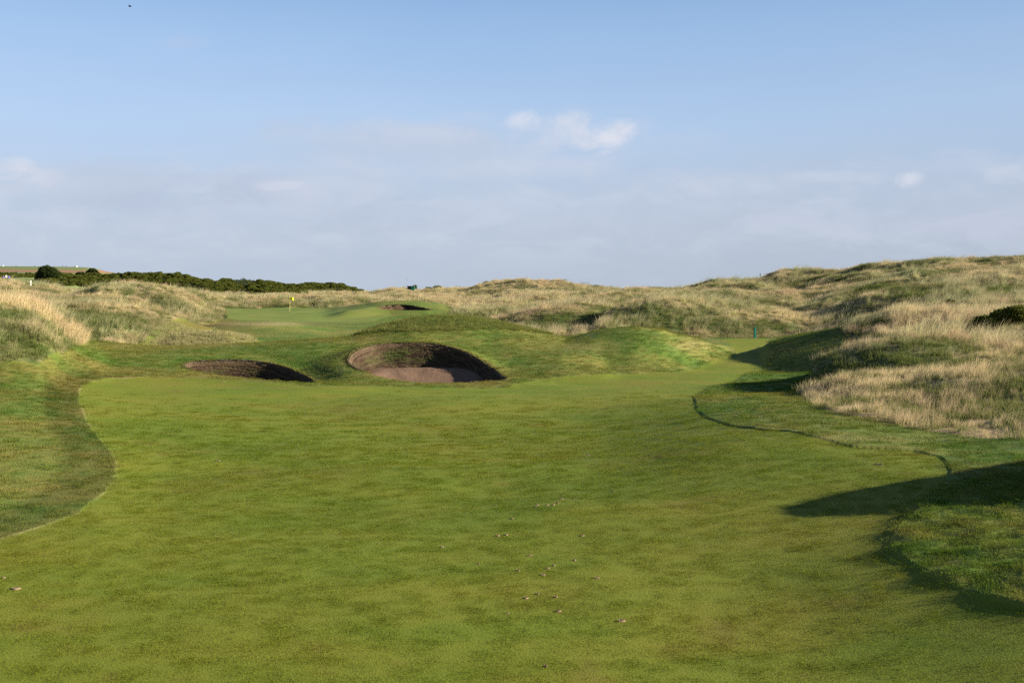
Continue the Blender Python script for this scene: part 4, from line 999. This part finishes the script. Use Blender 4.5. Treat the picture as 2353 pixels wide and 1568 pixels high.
    c = mix(math2('MULTIPLY', bank, mrange(nz4, .30, .46, .28, 0)), c, DIM)
    for (u, v, ru, rv, am, nz, colr) in CLOUDS:
        dx = math2('MULTIPLY', math2('SUBTRACT', a, (u - UC) / F), F / ru); dy = math2('MULTIPLY', math2('SUBTRACT', e, (VH - v) / F), F / rv)
        r2 = math2('ADD', math2('MULTIPLY', dx, dx), math2('MULTIPLY', dy, dy))
        r2 = math2('ADD', r2, math2('MULTIPLY', math2('SUBTRACT', nz2 if nz else nz1, .5), -5.0))
        f = mrange(r2, -.6, 1.5, am, 0)
        c = mix(f, c, colr)
    L.new(c, bg.inputs['Color']); L.new(bg.outputs[0], out.inputs['Surface'])
HAZE = (3.12, 3.6, 4.3); CLOUD = (4.9, 5.05, 5.6); GREY = (3.45, 3.9, 4.75); DIM = (3.05, 3.55, 4.5); PALE = (4.05, 4.4, 5.2)
CLOUDS = [(850, 322, 330, 50, .50, 1, GREY), (1180, 345, 420, 70, .50, 1, (3.6, 4.1, 5.0)), (120, 440, 360, 75, .65, 1, GREY), (640, 450, 300, 70, .60, 1, (3.6, 4.05, 4.95)), (1500, 470, 500, 90, .45, 1, (3.55, 4.0, 4.9)), (2150, 470, 420, 110, .50, 1, (3.6, 3.95, 4.85)),
          (330, 470, 240, 45, .50, 0, DIM), (560, 440, 130, 40, .50, 0, DIM), (430, 415, 60, 26, .45, 0, DIM), (880, 500, 260, 40, .35, 0, DIM),
          (900, 296, 170, 24, .30, 0, PALE), (870, 312, 220, 30, .25, 0, PALE), (1090, 268, 80, 18, .30, 0, PALE), (1300, 305, 210, 50, .60, 0, PALE), (1197, 280, 46, 28, .80, 0, CLOUD), (1325, 298, 120, 34, .45, 0, CLOUD), (1392, 308, 68, 42, .85, 0, CLOUD), (1425, 325, 40, 24, .5, 0, CLOUD),
          (24, 384, 62, 26, .70, 0, CLOUD), (90, 405, 60, 22, .40, 0, CLOUD), (150, 430, 150, 25, .30, 0, PALE), (690, 430, 110, 26, .45, 0, PALE), (640, 425, 60, 12, .35, 0, CLOUD), (705, 470, 90, 40, .25, 0, PALE),
          (1950, 408, 150, 16, .40, 0, PALE), (2083, 414, 45, 17, .60, 0, CLOUD), (2230, 372, 120, 34, .35, 0, PALE), (2310, 405, 60, 24, .45, 0, PALE), (1700, 425, 160, 26, .25, 0, PALE), (430, 97, 52, 18, .30, 0, (3.3, 3.85, 5.1)), (1130, 390, 220, 26, .30, 0, PALE), (1210, 375, 120, 24, .25, 0, PALE), (1190, 455, 160, 30, .25, 0, PALE)]
world()
s = Vector((math.cos(R(SUN_EL)) * math.cos(R(SUN_AZ)), math.cos(R(SUN_EL)) * math.sin(R(SUN_AZ)), math.sin(R(SUN_EL))))
sl = bpy.data.lights.new('sun', 'SUN'); sl.energy = 5.0; sl.angle = R(.5); sl.color = (1.0, .90, .74)
so = bpy.data.objects.new('sun', sl); COL.objects.link(so); so.rotation_euler = (-s).to_track_quat('-Z', 'Y').to_euler(); so.location = s * 60

cam = bpy.data.cameras.new('camera'); cam.lens = 40; cam.sensor_width = 36; cam.sensor_fit = 'HORIZONTAL'
cam.shift_y = -(784 - VH) / 2352; cam.clip_end = 12000; cam.clip_start = .1
co = bpy.data.objects.new('camera', cam); COL.objects.link(co); co.location = (0, 0, 0); co.rotation_euler = (R(90), 0, 0)
SC.camera = co
vs = SC.view_settings; vs.view_transform = 'Standard'; vs.look = 'None'; vs.gamma = 1; vs.exposure = 1.6; vs.use_curve_mapping = False
SC.cycles.max_bounces = 6; SC.cycles.transmission_bounces = 4; SC.cycles.diffuse_bounces = 3
SC.cycles.use_denoising = False
